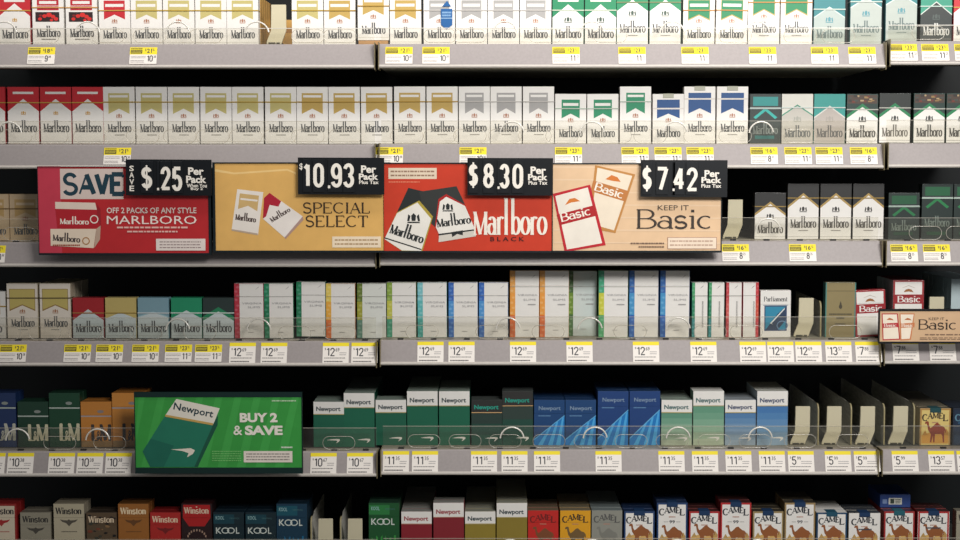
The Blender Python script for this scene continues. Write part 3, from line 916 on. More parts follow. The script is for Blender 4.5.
def pack_meshes(kind):
    if kind in PROTO:
        return PROTO[kind]
    H, W, board, side, top, lid, strip, soft, art_fn, desc = TYPES[kind]
    h, DEP = W / 2000.0, 0.0225
    Hm = H / 1000.0
    a = Art()
    if art_fn:
        a.rect(-W / 2 + 0.4, W / 2 - 0.4, 0.4, H - 0.4, board)
        art_fn(a)
        lim = (W / 2 - 0.25) / 1000.0
        for polys, m in a.layers:
            for pts, f in polys:
                for i, (x, z) in enumerate(pts):
                    pts[i] = (max(-lim, min(lim, x)), max(0.0003, min(Hm - 0.0003, z)))
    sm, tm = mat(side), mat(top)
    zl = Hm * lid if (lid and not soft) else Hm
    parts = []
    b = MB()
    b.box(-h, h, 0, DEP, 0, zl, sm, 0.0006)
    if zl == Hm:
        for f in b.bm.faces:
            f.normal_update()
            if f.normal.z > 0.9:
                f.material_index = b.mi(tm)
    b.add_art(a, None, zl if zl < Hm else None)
    parts.append(('body', b.mesh('pack_body')))
    if zl < Hm:
        b = MB()
        b.box(-h, h, 0, DEP, zl + 0.0003, Hm, sm, 0.0006)
        for f in b.bm.faces:
            f.normal_update()
            if f.normal.z > 0.9:
                f.material_index = b.mi(tm)
        b.add_art(a, zl + 0.0003, None)
        parts.append(('lid', b.mesh('pack_lid')))
    if strip:
        b = MB()
        zz = zl - 0.006 if zl < Hm else Hm * .7
        zz = zl - 0.0005
        b.box(-h - 0.0004, h + 0.0004, -0.0011, DEP + 0.0003, zz, zz + 0.0018, mat(strip, 'plastic'))
        parts.append(('tear_strip', b.mesh('tear_strip')))
    if soft:
        b = MB()
        sc = {'cwide': (32, 76, 96), 'cteal': (36, 92, 104), 'cfilter': (36, 74, 78)}.get(kind, (28, 54, 88) if kind[0] == 'c' else (176, 176, 160))
        b.box(-0.0095, 0.0095, -0.0010, DEP, Hm - 0.007, Hm + 0.0006, mat(sc, 'paper'), 0.0003, 1)
        parts.append(('closure_stamp', b.mesh('closure_stamp')))
    # the same pack as one mesh, for the files behind the front row
    b = MB()
    fs = b.box(-h, h, 0, DEP, 0, Hm, sm, 0.0006)
    for f in b.bm.faces:
        f.normal_update()
        if f.normal.z > 0.9:
            f.material_index = b.mi(tm)
        elif f.normal.y < -0.9:
            f.material_index = b.mi(mat(side))
    whole = b.mesh('pack_whole')
    PROTO[kind] = (parts, whole, desc)
    return PROTO[kind]


# ---------------------------------------------------------------- setting: the back of the rack and the floor it stands on
BAYS = {'left': (-40, 376), 'middle': (379, 883.5), 'right': (886.5, 1010)}
BASE = {1: (44.8, 44.5, 41.6), 2: (143.9, 143.5, 142.8), 3: (240.5, 239.2, 239.4), 4: (338.3, 337.3, 336.2), 5: (447.2, 445.4, 445.2), 6: (557.5, 556.5, 556.0)}
Y_BACK = 0.34


def bay_of(px):
    return 0 if px < 377.5 else (1 if px < 885 else 2)


ZS = {r: [at(480, y, 0.0).z for y in ys] for r, ys in BASE.items()}
FLOOR_Z = ZS[6][0] - 0.55
black = mat((14, 19, 20), 'paint')
b = MB()
b.box(-1.6, 1.6, Y_BACK, Y_BACK + 0.02, FLOOR_Z, ZS[1][0] + 0.30, black)
struct(b.build('wall_back'))
b = MB()
b.box(-1.6, 1.6, -3.2, Y_BACK, FLOOR_Z - 0.02, FLOOR_Z, mat((120, 112, 102), 'paint'))
struct(b.build('floor'))
b = MB()
b.box(-1.3, 1.3, 0.0, Y_BACK, ZS[1][0] + 0.26, ZS[1][0] + 0.28, mat((40, 42, 42), 'paint'))
struct(b.build('ceiling'))

# ---------------------------------------------------------------- shelves
LIP_GREY = mat((146, 139, 137), 'paint')
BEAD = mat((186, 180, 172), 'paint')
LEDGE = mat((140, 132, 122), 'plastic')
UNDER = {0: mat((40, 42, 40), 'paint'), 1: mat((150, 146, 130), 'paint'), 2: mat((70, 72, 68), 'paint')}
CAPM = mat((120, 110, 84), 'plastic')
CLIPM = mat((46, 44, 42), 'plastic')

OVALS = {
    1: [43, 108, 150, 206, 308, 340, 372, 440, 470, 545, 610, 700, 735, 800, 838, 928],
    2: [16, 52, 90, 121, 143, 180, 213, 246, 280, 308, 345, 407, 440, 470, 505, 535, 562, 615, 650, 700, 735, 800, 860],
    3: [20, 925, 962],
    4: [5, 45, 85, 118, 146, 200, 295, 340, 422, 492, 548, 630, 710, 746, 845],
    5: [60, 110, 339, 424, 465, 505, 549, 590, 631, 672, 714, 755, 800, 852],
    6: [],
}
ARCS = {
    1: [5, 88, 178, 257, 505, 592, 672, 757],
    2: [10, 512, 592, 675, 761],
    3: [768],
    4: [178, 259, 508, 590, 678],
    5: [18, 98, 512, 595, 678, 760],
    6: [14, 99, 180, 263, 510, 592, 677, 757],
}
BAYNAME = ['left bay', 'middle bay', 'right bay']
shelves = {}
LIP = {}
for r in range(1, 7):
    for i, (bn, (xa, xb)) in enumerate(BAYS.items()):
        z = ZS[r][i]
        x0, x1 = at(xa, 165, -0.04).x, at(xb, 165, -0.04).x
        root = bpy.data.objects.new('display_shelf', None)
        COL.objects.link(root)
        root.location = ((x0 + x1) / 2, 0, z)
        hw = (x1 - x0) / 2
        tag_obj(root, 'grey metal %s of the rack, %s section with white-edged price rail' % (SHELF[r], bn), 'shelf', 'rack shelves')
        b = MB()
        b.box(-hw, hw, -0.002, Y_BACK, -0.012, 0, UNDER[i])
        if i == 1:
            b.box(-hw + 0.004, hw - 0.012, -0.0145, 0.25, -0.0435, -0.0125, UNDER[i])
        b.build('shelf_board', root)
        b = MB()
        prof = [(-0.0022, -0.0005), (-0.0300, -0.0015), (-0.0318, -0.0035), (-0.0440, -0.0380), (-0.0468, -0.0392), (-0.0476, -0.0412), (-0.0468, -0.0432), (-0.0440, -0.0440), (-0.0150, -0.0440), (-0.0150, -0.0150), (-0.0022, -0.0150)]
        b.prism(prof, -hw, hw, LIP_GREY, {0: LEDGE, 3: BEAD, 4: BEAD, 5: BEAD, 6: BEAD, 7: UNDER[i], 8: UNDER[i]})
        b.build('price_rail', root)
        b = MB()
        top = 0.0262 if r == 1 else 0.0390
        b.box(-hw + 0.003, hw - 0.003, -0.0240, -0.0226, -0.0008, top, CLEAR)
        b.box(-hw + 0.003, hw - 0.003, -0.0242, -0.0224, top - 0.0004, top + (0.0008 if r == 1 else 0.0004), CLEAR_LOOP if r == 1 else CLEAR_EDGE)
        b.build('front_fence', root)
        for kind, lst in (('o', OVALS[r]), ('a', ARCS[r])):
            for px in lst:
                if not (xa < px < xb):
                    continue
                X = at(px, BASE[r][i], -0.025).x - root.location.x
                if abs(X) > hw - 0.02:
                    continue
                b = MB()
                if kind == 'o':
                    L_, rr = 0.017, 0.0115
                    path = [(X + L_ + rr * math.cos(q), -0.0262, 0.0128 + rr * math.sin(q)) for q in (math.radians(-90 + 15 * k) for k in range(13))]
                    path += [(X - L_ + rr * math.cos(q), -0.0262, 0.0128 + rr * math.sin(q)) for q in (math.radians(90 + 15 * k) for k in range(13))]
                    b.tube(path, 0.00055, CLEAR_EDGE, closed=True)
                    b.build('finger_slot_rim', root)
                else:
                    rr = 0.021
                    path = [(X + rr * math.cos(q), -0.0262, 0.0165 + rr * math.sin(q)) for q in (math.radians(8 + 14 * k) for k in range(13))]
                    b.tube(path, 0.0014, CLEAR_LOOP, n=8)
                    b.build('finger_loop', root)
        for sgn in (-1, 1):
            b = MB()
            xx = sgn * (hw - 0.0008)
            b.box(xx - 0.0008, xx + 0.0008, -0.0486, -0.0130, -0.0470, 0.0005, CAPM, 0.0006, 1)
            b.build('end_cap', root)
        if r >= 3:
            lo = at(xa, 0, -0.03).x
            n = max(2, int((xb - xa) / 32))
            for k in range(n):
                cx = -hw + (k + 0.6) * 2 * hw / n
                b = MB()
                b.box(cx - 0.005, cx + 0.005, -0.0262, -0.0210, -0.0016, 0.0016, CLIPM)
                b.build('fence_clip', root)
        shelves[(r, i)] = root

# ---------------------------------------------------------------- packs on the shelves
# (left px, right px, kind, packs filed behind it, extra)
P = {
    1: [(-1, 30, 'red'), (32, 64, 'race'), (66, 97, 'race'), (99, 130, 'redchev'), (131, 162, 'gold'), (163, 194, 'gold'), (195.3, 226, 'gold'), (227, 258, 'gold'),
        (292, 323, 'gold'), (324, 355, 'golddk'), (357.5, 389, 'golddk', 0, {'up': .008}), (390, 421, 'golddk'), (423.5, 455, 'silver'), (456, 487, 'silver'), (488, 519, 'silver'), (520, 551, 'silver'),
        (552.5, 583.5, 'greenroof'), (585, 616, 'greenroof'), (617, 648, 'greenroof100'), (649.5, 681, 'greenroof100'), (683.5, 714.5, 'greengold'), (716, 747, 'greengold', 0, {'roll': 1}),
        (748.5, 779.5, 'greengold100'), (781, 812, 'greengold100'), (814, 845, 'tealgrey'), (850, 882, 'tealgrey100'), (886, 917, 'tealgrey100'), (920.5, 952, 'blackteal'), (954, 985, 'red')],
    2: [(-26, 5, 'red100'), (7.5, 39, 'red100'), (40, 71.5, 'red100'), (72.5, 103, 'red100'), (103.7, 134.5, 'gold100'), (136, 167, 'gold100'), (168, 199, 'gold100'), (200.2, 231.4, 'gold100'), (232.3, 263, 'gold100'),
        (265, 296, 'gold100'), (296.8, 327.6, 'goldd100'), (328.6, 360, 'goldd100'), (361, 392.4, 'goldd100'), (394, 425.5, 'goldd100'), (426.5, 458, 'goldd100'),
        (459, 490, 'silver100'), (490.8, 521.6, 'silver100'), (523, 554, 'silver100'), (555, 586, 'greenchev'), (587.3, 618.5, 'greenchev'), (619.8, 651.3, 'greenchev100'), (653, 684, 'blue'), (684.5, 715.2, 'blue100'), (716.8, 748, 'blue100'),
        (750, 781, 'teal_dark'), (782, 813, 'icegrey'), (814, 845.3, 'tealtop'), (846.5, 878, 'photo'), (879, 911, 'charcoal'), (914, 945, 'photo'), (946.5, 978, 'photo')],
    3: [(-22, 9, 'tan'), (9.7, 40.5, 'tan'), (754.5, 786, 'black'), (788, 818.6, 'black100'), (820, 851.5, 'black100'), (853, 884, 'black100'), (888.5, 920, 'greendark'), (921.5, 953, 'greendark100'), (954, 985, 'greendark100')],
    4: [(-26, 5, 'golddk'), (6.5, 38, 'goldflag100'), (39.5, 71, 'goldflag100', 4), (72.5, 103.5, 'redblue'), (105, 136, 'goldblue'), (137.5, 168.5, 'iceblue'), (170.5, 202, 'greenblue'), (203, 233.5, 'blackblue'),
        (234.5, 263.5, 'vsred'), (264, 293.5, 'vsgreen'), (296, 325.5, 'vsgreen', 0, {'up': .003}), (326, 355, 'vsorange'), (357, 386, 'vsolive'), (387, 416, 'vslime'), (417.5, 447, 'vsteal'), (448.5, 478, 'vsblue'), (479, 508, 'vsblue'),
        (510, 539, 'vsorange120'), (540, 568.5, 'vsorange120'), (569, 597, 'vsolive120', 0, {'back': .02}), (598.5, 628, 'vslime120'), (629, 658.5, 'vsblue120'), (660, 689.5, 'vsblue120'),
        (692, 707.5, 'ssgreen'), (708.3, 724.5, 'ssgreen'), (725.8, 742, 'ssred'), (743, 759, 'ssredr'), (760.5, 791, 'parl'), (825.5, 855.5, 'goldbox'), (856.5, 887, 'basic', 0, {'roll': -2.5, 'up': .001, 'back': -.0}), (893, 924, 'basic100', 4, {'up': 0}), (956, 987, 'paleblue', 7, {'back': .03})],
    5: [(-15, 16, 'lmblue', 1), (17.5, 48.5, 'lmgreen', 1), (49, 80, 'lmgreen100', 1), (81, 111.5, 'lmorange', 1), (112, 143, 'lmorange100', 2),
        (313.5, 343.8, 'np', 2), (344.2, 374, 'np100', 8), (375.5, 406.3, 'np', 1), (407, 438, 'np100', 7), (438.8, 470, 'np100', 5), (471.5, 502, 'npdark', 1), (502.6, 533, 'npdark100', 1),
        (534, 564.5, 'npblue', 4), (565.2, 596, 'npblue', 4), (597.5, 628.5, 'npblue100', 4), (629.5, 660.3, 'npblue100', 4), (661.2, 692, 'nppale', 4), (693.2, 724.2, 'nppale100', 1), (725, 756, 'npsky', 3), (757, 788, 'npsky100', 4),
        (920, 951, 'cfilter', 8), (952.5, 984, 'cdark', 3)],
    6: [(-14, 17, 'wwhite', 1), (20, 51, 'wgrey', 1), (53.6, 84.6, 'wlight', 1), (86.5, 117, 'wcamo', 1), (118, 149, 'wbrown', 1), (150, 180.5, 'wred', 1), (181.5, 212, 'wshield', 1), (213.5, 244, 'kool', 2), (245.3, 276, 'kool', 2), (276.6, 307, 'kool100', 3),
        (368.5, 399.5, 'koolgreen', 4), (401, 432, 'npred', 8), (433.4, 464.2, 'npred100', 1), (465, 495.5, 'npgold', 8), (496.5, 527.3, 'npgold100', 8), (528, 558.5, 'cred', 3), (560, 590.5, 'cyellow', 5), (591.5, 622, 'cgrey', 6),
        (624, 654.5, 'cblue', 2), (656.8, 687.5, 'cblue100', 2), (689, 719.5, 'crim', 2), (720.5, 751, 'crim100', 2), (753, 783.5, 'cgold', 2), (784.6, 815.2, 'cgold100', 3), (816.5, 847, 'cwide', 3), (848.5, 880.5, 'cword', 2), (884, 915, 'cteal', 4), (917.5, 949.5, 'crimword', 2), (956, 987, 'wgrey')],
}
count = {}
for r in P:
    for e in P[r]:
        count[(r, TYPES[e[2]][9])] = count.get((r, TYPES[e[2]][9]), 0) + 1
seen = {}
n_pack = 0
first = {}
for r in P:
    for e in P[r]:
        x0, x1, kind = e[:3]
        nb = e[3] if len(e) > 3 else 0
        ex = e[4] if len(e) > 4 else {}
        i = bay_of((x0 + x1) / 2)
        parts, whole, desc = pack_meshes(kind)
        H = TYPES[kind][0] / 1000.0
        mid_y = BASE[r][i] - 28
        X = at((x0 + x1) / 2, mid_y, 0).x
        z = ZS[r][i]
        back = ex.get('back', 0.0) + random.uniform(0, 0.0012)
        yaw = math.radians(random.uniform(-0.7, 0.7))
        seen[(r, desc)] = k = seen.get((r, desc), 0) + 1
        tot = count[(r, desc)]
        shelf = SHELF[r]
        where = 'on the %s' % shelf if tot == 1 else '%s such from left on the %s' % (ORD[k], shelf)
        label = '%s, %s' % (desc, where)
        group = 'cigarette packs on the %s' % shelf
        sz = 1.0
        if r >= 3 and H < 0.105:
            sz = 0.945 if 0.08 < H < 0.095 and r != 4 else 0.96 if H < 0.095 and r == 4 and H > 0.08 else 0.98
        loc = (X, back, z + ex.get('up', 0.0))
        if kind not in first:
            root = bpy.data.objects.new('cigarette_pack', None)
            COL.objects.link(root)
            for nm, me in parts:
                link(nm, me, root)
            first[kind] = root
        else:
            src = first[kind]
            root = src.copy()
            COL.objects.link(root)
            for ch in list(src.children):
                c = ch.copy()
                COL.objects.link(c)
                c.parent = root
        root.location = loc
        root.scale = (1, 1, sz)
        root.rotation_euler = (0, math.radians(ex.get('roll', 0)) + math.radians(random.uniform(-0.25, 0.25)), yaw)
        tag_obj(root, label, 'cigarette pack', group)
        n_pack += 1
        for q in range(nb):
            o = link('cigarette_pack', whole)
            o.location = (X + random.uniform(-0.0004, 0.0004), back + 0.0008 + (q + 1) * 0.0229, z)
            o.scale = (1, 1, sz)
            tag_obj(o, 'pack filed behind the %s' % label.replace(' such from left on the', ' from left,').replace(', on the', ','), 'cigarette pack', 'packs filed behind the %s' % label)
            n_pack += 1
print('PACKS', n_pack)

# ---------------------------------------------------------------- small things standing among the packs
TAN = mat((206, 160, 84), 'card')
b = MB()
b.box(-0.026, 0.026, 0.001, 0.022, 0, 0.0076, mat((176, 136, 92), 'paper'), 0.0005, 1)
o = b.build('cardboard_spacer')
o.location = (at(373.2, 40).x, 0, ZS[1][0])
tag_obj(o, 'flat tan cardboard spacer under the raised gold pack on the top shelf', 'spacer')

b = MB()
b.box(-0.0275, 0.0275, 0, 0.0225, 0, 0.058, TAN, 0.0006)
b.box(-0.0262, 0.0262, -0.0002, 0, 0.034, 0.044, mat((170, 120, 56), 'card'))
o = b.build('kraft_carton')
o.location = (at(275, 30).x, 0.15, ZS[1][0])
tag_obj(o, 'low tan carton standing behind the pusher in the empty top shelf slot', 'carton')
b = MB()
b.box(-0.0275, 0.0275, 0, 0.0225, 0, 0.087, TAN, 0.0006)
me = b.mesh('tan_sided_pack')
lab = 'tan-sided pack filed behind the gold pack left of the empty top slot'
for q in range(5):
    o = link('cigarette_pack', me)
    o.location = (at(242.5, 20).x, 0.0024 + (q + 1) * 0.024, ZS[1][0])
    tag_obj(o, lab, 'cigarette pack', 'tan-sided packs beside the empty slot')

for ch in COL.objects:
    if ch.get('label') == 'short white pack with silver chevron, first such from left on the top shelf':
        a = Art(y0=0.0014, kind='print')
        a.rect(3, 23, 34, 62, (38, 92, 148))
        a.poly([(3, 34), (23, 34), (13, 26)], (38, 92, 148))
        a.poly([(5, 66), (21, 66), (14, 76)], (38, 92, 148))
        a.rect(3, 23, 45, 46.4, (150, 180, 206))
        a.small_print(5, 21, 48, 58, 2, (130, 168, 204), 0.6)
        b = MB()
        b.add_art(a)
        b.build('coupon_sticker', ch)

CREAM = mat((200, 192, 164), 'plastic')
TRACK = mat((60, 58, 50), 'plastic')
PUSH = [(1, 278.5, 'in the gap beside a tan carton on the top shelf'), (3, 735.5, 'beside the short black-roofed pack on the third shelf'), (4, 806.5, 'between blue-panel and dull gold packs on the fourth shelf'),
        (4, 937, 'behind the small hanging sign on the fourth shelf'), (5, 803, 'next to the tall sky-blue pack on the fifth shelf'), (5, 834.5, 'second from the sky-blue pack on the fifth shelf'),
        (5, 868, 'third from the sky-blue pack on the fifth shelf'), (5, 901, 'beside the stubby yellow soft pack on the fifth shelf'), (6, 325.5, 'next to the dark blue linked-letter pack, bottom shelf'),
        (6, 355, 'next to the bright green pack, bottom shelf')]
paddle_me = track_me = None
for r, px, where in PUSH:
    i = bay_of(px)
    root = bpy.data.objects.new('pack_pusher', None)
    COL.objects.link(root)
    root.location = (at(px, BASE[r][i] - 22).x, 0.002, ZS[r][i])
    if paddle_me is None:
        b = MB()
        b.plate([(x / 1000, z / 1000) for x, z in [(-13, 70), (13, 70), (13, 25), (4, 1), (-22, 1), (-21, 7), (-13, 25)]], 0.0, 0.0045, CREAM)
        bmesh.ops.bevel(b.bm, geom=list(b.bm.edges), offset=0.0006, segments=1, affect='EDGES')
        paddle_me = b.mesh('paddle')
        b = MB()
        b.box(-0.018, 0.006, 0.005, 0.30, 0.0002, 0.003, TRACK)
        b.box(-0.018, -0.006, -0.0014, 0.0, 0.0022, 0.0042, TRACK)
        b.box(-0.004, 0.002, -0.0014, 0.0, 0.0022, 0.0042, TRACK)
        track_me = b.mesh('track')
    link('paddle', paddle_me, root)
    link('track', track_me, root)
    tag_obj(root, 'cream plastic pusher paddle %s' % where, 'pack pusher', 'pusher paddles in empty slots')

FINS = [(4, 821, .22, .064, 'fourth shelf, left of the dull gold pack'), (5, 818.5, .26, .074, 'fifth shelf, right of the pusher by the sky-blue pack'), (5, 851.5, .26, .074, 'fifth shelf, right of the second empty-slot pusher'),
        (5, 884.5, .33, .074, 'fifth shelf, at the end of the middle section'), (5, 914.5, .30, .074, 'fifth shelf, touching the stubby yellow soft pack'), (6, 311, .2, .072, 'bottom shelf, between tall dark blue pack and pusher'),
        (6, 340.5, .2, .072, 'bottom shelf, between its two empty-slot pushers')]
EDGE = mat((160, 150, 114), 'plastic')
for r, px, dep, h, where in FINS:
    i = bay_of(px)
    root = bpy.data.objects.new('slot_divider', None)
    COL.objects.link(root)
    root.location = (at(px, BASE[r][i] - 20).x, 0.0, ZS[r][i])
    b = MB()
    cor = [(0.003 + 0.012 - 0.012 * math.cos(q), h - 0.012 + 0.012 * math.sin(q)) for q in (math.radians(15 * k) for k in range(7))]
    prof = [(dep, 0.0003), (dep, h)] + list(reversed(cor)) + [(0.003, 0.0003)]
    b.prism(prof, -0.0006, 0.0006, FIN)
    b.build('fin', root)
    b = MB()
    path = [(0, 0.0025, 0.001)] + [(0, y, z) for y, z in cor] + [(0, 0.05, h)]
    b.tube(path, 0.0016, EDGE, n=6)
    b.build('front_edge', root)
    tag_obj(root, 'smoky upright plastic divider on the %s' % where, 'divider', 'slot dividers')

b = MB()
b.box(-0.0275, 0.0275, 0, 0.087, 0, 0.0235, mat((34, 62, 122)), 0.0006)
a = Art(kind='print')
a.rect(-12, 12, 5.5, 17.5, (206, 204, 190))
a.rect(-9, -2, 7, 16, (60, 70, 60))
a.small_print(0, 10, 7, 16, 3, (90, 96, 90), 0.6)
a.rect(-23, -15, 7, 15, (120, 140, 180))
b.add_art(a)
o = b.build('cigarette_pack')
o.location = (at(895, 500, 0.03).x, 0.028, ZS[6][2] + 0.0821)
tag_obj(o, 'blue pack lying flat on top of the red-rimmed cream packs, white label facing out', 'cigarette pack')

# ---------------------------------------------------------------- price tags on the rails
YEL = (228, 208, 44)
TAGW = (226, 220, 212)
TINK = (62, 62, 66)
TAG_TILT = -math.atan2(0.0440 - 0.0318, 0.0380 - 0.0035)


def tag_mesh(kind, price, sup):
    a = Art(y0=0.0007, kind='paper')
    b = MB()
    if kind == 'A':
        W, H = 47.0, 31.0
        b.box(-W / 2000, W / 2000, -0.0007, 0, 0, H / 1000, mat(TAGW, 'paper'))
        a.rect(-W / 2, W / 2, 17.5, 31, YEL)
        a.rect(-W / 2 + 1.5, -2, 19.2, 26.5, (70, 64, 34))
        a.small_print(-W / 2 + 2.5, -3, 20.2, 25.5, 2, (196, 180, 60), 0.55)
        a.small_print(-W / 2 + 1.5, -2, 27.5, 30, 1, (96, 86, 40), 0.7)
        two = {'10': '21', '11': '23', '8': '16', '9': '18'}.get(price, '21')
        a.text('$', 2.5, 5, 23.5, 28.5, TINK)
        a.text(two, 6, 14.5, 20.5, 28.5, TINK, 0.02)
        a.text('%', 15.5, 19, 24, 28.5, TINK)
        a.small_print(-W / 2 + 2, 5, 10, 15.5, 2, (150, 146, 146), 0.35)
        a.small_print(-W / 2 + 2, 2, 2, 7.5, 2, (140, 136, 136), 0.35)
        w1 = 10.5 if len(price) == 2 else 5.5
        a.block(price, 6.5, 6.5 + w1, 4, 16, TINK, 0.15)
        a.text(sup, 7.5 + w1, 11.5 + w1, 11, 15.5, TINK)
    else:
        W, H = 46.0, 36.5
        b.box(-W / 2000, W / 2000, -0.0007, 0, 0, H / 1000, mat(TAGW, 'paper'))
        a.rect(-W / 2, W / 2, 30, 36.5, YEL)
        a.text('$', -W / 2 + 3.5, -W / 2 + 6, 23, 27, TINK)
        w1 = 14 if len(price) == 2 else 7.5
        xs = -W / 2 + 7.5
        a.block(price, xs - 1, xs + w1, 12, 27.5, TINK, 0.15)
        a.text(sup, xs + w1 + 1, xs + w1 + 8, 20.5, 27, TINK, 0.008)
        a.small_print(xs + w1 + 8, W / 2 - 4, 13, 20, 2, (150, 146, 146), 0.35)
        a.small_print(-W / 2 + 3, W / 2 - 6, 7.5, 10.5, 1, (110, 106, 106), 0.45)
        a.small_print(-W / 2 + 3, W / 2 - 10, 1, 4.5, 1, (96, 92, 92), 0.6)
    b.add_art(a)
    return b.mesh('price_tag')


TAGS = {
    1: [('A', '9', '88', [41.5]), ('A', '10', '38', [143.5, 399, 436]), ('A', '11', '25', [566, 632, 695, 762.5, 824.5, 862, 903.5, 935, 968])],
    2: [('A', '10', '38', [117.5, 389.5, 473]), ('A', '11', '25', [568.5, 635, 668, 700]), ('A', '8', '25', [764, 863.5]), ('A', '11', '25', [798, 829])],
    3: [('A', '10', '38', [-8]), ('A', '8', '25', [735.5, 802.5, 904, 936.5])],
    4: [('A', '10', '38', [13, 77.5, 109.5, 145.5]), ('A', '11', '25', [178.5, 208.5]), ('B', '12', '69', [242.5, 274, 335.8, 364.5, 430.5, 461.5, 523, 579.5, 646, 703.5, 752.8, 780.5, 808.5]), ('B', '13', '57', [838.5]), ('B', '7', '88', [868.5, 905.5, 942.5])],
    5: [('B', '10', '38', [-8, 20.5, 61.5, 90, 118.5]), ('B', '10', '67', [323.5, 360]), ('B', '11', '35', [396, 425, 484, 514.5, 547, 608.5, 671.5, 705, 738.5, 772]), ('B', '5', '99', [801, 838, 867, 905]), ('B', '13', '57', [941.5, 970])],
}
tm_cache = {}
for r, lst in TAGS.items():
    flat = sorted((px, k, p, s) for k, p, s, xs in lst for px in xs)
    tot, cnt = {}, {}
    for px, k, p, s in flat:
        tot[(k, p, s)] = tot.get((k, p, s), 0) + 1
    for px, k, p, s in flat:
        if (k, p, s) not in tm_cache:
            tm_cache[(k, p, s)] = tag_mesh(k, p, s)
        i = bay_of(px)
        o = link('price_tag', tm_cache[(k, p, s)])
        h = 0.0015 if k == 'A' else -0.0005
        zb = -0.0380 + h
        yb = -0.0440 + h * (0.0122 / 0.0345) - 0.0004
        o.location = (at(px, BASE[r][i] + 14, -0.038).x, yb, ZS[r][i] + zb)
        o.rotation_euler = (TAG_TILT, 0, 0)
        cnt[(k, p, s)] = c = cnt.get((k, p, s), 0) + 1
        style = 'half-yellow price tag' if k == 'A' else 'white price tag with yellow top band'
        rail = SHELF[r].replace(' shelf', '') + ' rail'
        if tot[(k, p, s)] == 1:
            lab = '%s reading %s on the %s' % (style, p + ' ' + s, rail)
        else:
            lab = '%s reading %s, %s such from left, %s' % (style, p + ' ' + s, ORD[c], rail)
        tag_obj(o, lab, 'price tag', 'price tags on the %s' % rail)

# ---------------------------------------------------------------- hanging signs
FRAME = mat((20, 30, 34), 'plastic')


def board(name, x0, x1, y0, y1, Y, label, cat, rim=(0, 0, 0, 0), frame=FRAME, group=None, thick=0.005, base=None, tilt=0.0):
    """A flat sign seen at the given pixels on the plane Y; art is drawn in (px, -py)."""
    p0, p1 = at(x0, y1, Y), at(x1, y0, Y)
    cx = (x0 + x1) / 2
    root = bpy.data.objects.new(name, None)
    COL.objects.link(root)
    root.location = ((p0.x + p1.x) / 2, Y, p0.z)
    root.rotation_euler = (0, math.radians(tilt), 0)
    k = (p1.x - p0.x) / (x1 - x0)
    a = Art(kind='print', step=0.00004)
    a.k, a.ox, a.oz = k, -cx, y1
    W, H = (p1.x - p0.x) / 2, (p1.z - p0.z)
    l, r_, t, bt = [v * k for v in rim]
    b = MB()
    b.box(-W - l, W + r_, 0.0006, thick, -bt, H + t, frame, 0.0006, 1)
    if any(rim):
        for q in ((-W - l, -W, -bt, H + t), (W, W + r_, -bt, H + t), (-W, W, -bt, 0), (-W, W, H, H + t)):
            if q[1] - q[0] > 1e-5 and q[3] - q[2] > 1e-5:
                b.box(q[0], q[1], -0.0012, thick - 0.0002, q[2], q[3], frame)
    b.build('backing', root)
    tag_obj(root, label, cat, group)
    return root, a, (W, H)


def finish(root, a, base, W, H, name='printed_insert'):
    b = MB()
    b.box(-W, W, -0.0001, 0.0006, 0, H, mat(base, 'print'))
    a.y0 = 0.0001
    b.add_art(a)
    return b.build(name, root)


def R(a, x0, x1, y0, y1, c):
    a.rect(x0, x1, -y1, -y0, c)


def Q(a, pts, c, o=(0, 0), s=1.0):
    a.poly([(o[0] + x / s, -(o[1] + y / s)) for x, y in pts], c)


def T(a, s, x0, x1, y0, y1, c, bold=0.0, **k):
    a.text(s, x0, x1, -y1, -y0, c, bold, **k)


def bracket(root, W, zc, ydepth, m=FRAME):
    b = MB()
    for sx in (-0.6, 0.6):
        b.box(sx * W - 0.008, sx * W + 0.008, 0.0048, ydepth, zc - 0.004, zc + 0.004, m)
    b.build('holder_clip', root)


YS = -0.066
SW = (236, 228, 214)
# --- red SAVE sign
root, a, (W, H) = board('promotional_sign', 39.5, 208, 167, 253, YS, 'red hanging sign with SAVE and two drawn packs, farthest along toward the shelf end', 'sign', (0.5, 2.5, 0.5, 2))
root['label'] = 'red hanging sign with the word SAVE and two stacked drawn packs'
R(a, 39.5, 62, 167, 253, (196, 62, 80))  # pinkish gloss along the left, painted into the print
R(a, 61.5, 124, 169.5, 199.5, (214, 196, 186))
a.block('SAVE', 64.5, 126, -197.5, -172, (34, 62, 74), 0.24)
o_, s_ = (0, 150), 4.364
Q(a, [(245, 228), (418, 232), (425, 262), (245, 258)], (224, 206, 190), o_, s_)
Q(a, [(245, 258), (425, 262), (440, 335), (252, 342)], (176, 36, 46), o_, s_)
Q(a, [(425, 236), (440, 260), (442, 340), (425, 300)], (150, 34, 42), o_, s_)
Q(a, [(222, 345), (420, 345), (408, 428), (222, 418)], (226, 208, 186), o_, s_)
Q(a, [(420, 345), (440, 330), (436, 390), (410, 428)], (186, 160, 140), o_, s_)
a.serif('Marlboro', 60.5, 89, -224, 5, SW, thick=0.24, thin=0.09, asc=1.5, ser=.1, rot=-1)
ring(a, 94.5, -219.5, 4.2, 4.2, 1, SW)
a.serif('Marlboro', 53, 80, -240.5, 5.6, (70, 60, 60), thick=0.24, thin=0.09, asc=1.5, ser=.1, rot=-4)
ring(a, 86, -241, 3.8, 3.8, 1, (170, 120, 70))
a.small_print(53, 80, -246.5, -244, 1, (160, 80, 60), .6)
T(a, 'OFF 2 PACKS OF ANY STYLE', 107, 196, 207.8, 213.6, (226, 208, 198), 0.02)
T(a, 'MARLBORO', 107, 196, 216, 224.3, (236, 222, 212), 0.0)
a.small_print(117, 187, -229, -226.2, 1, (226, 180, 170), .6)
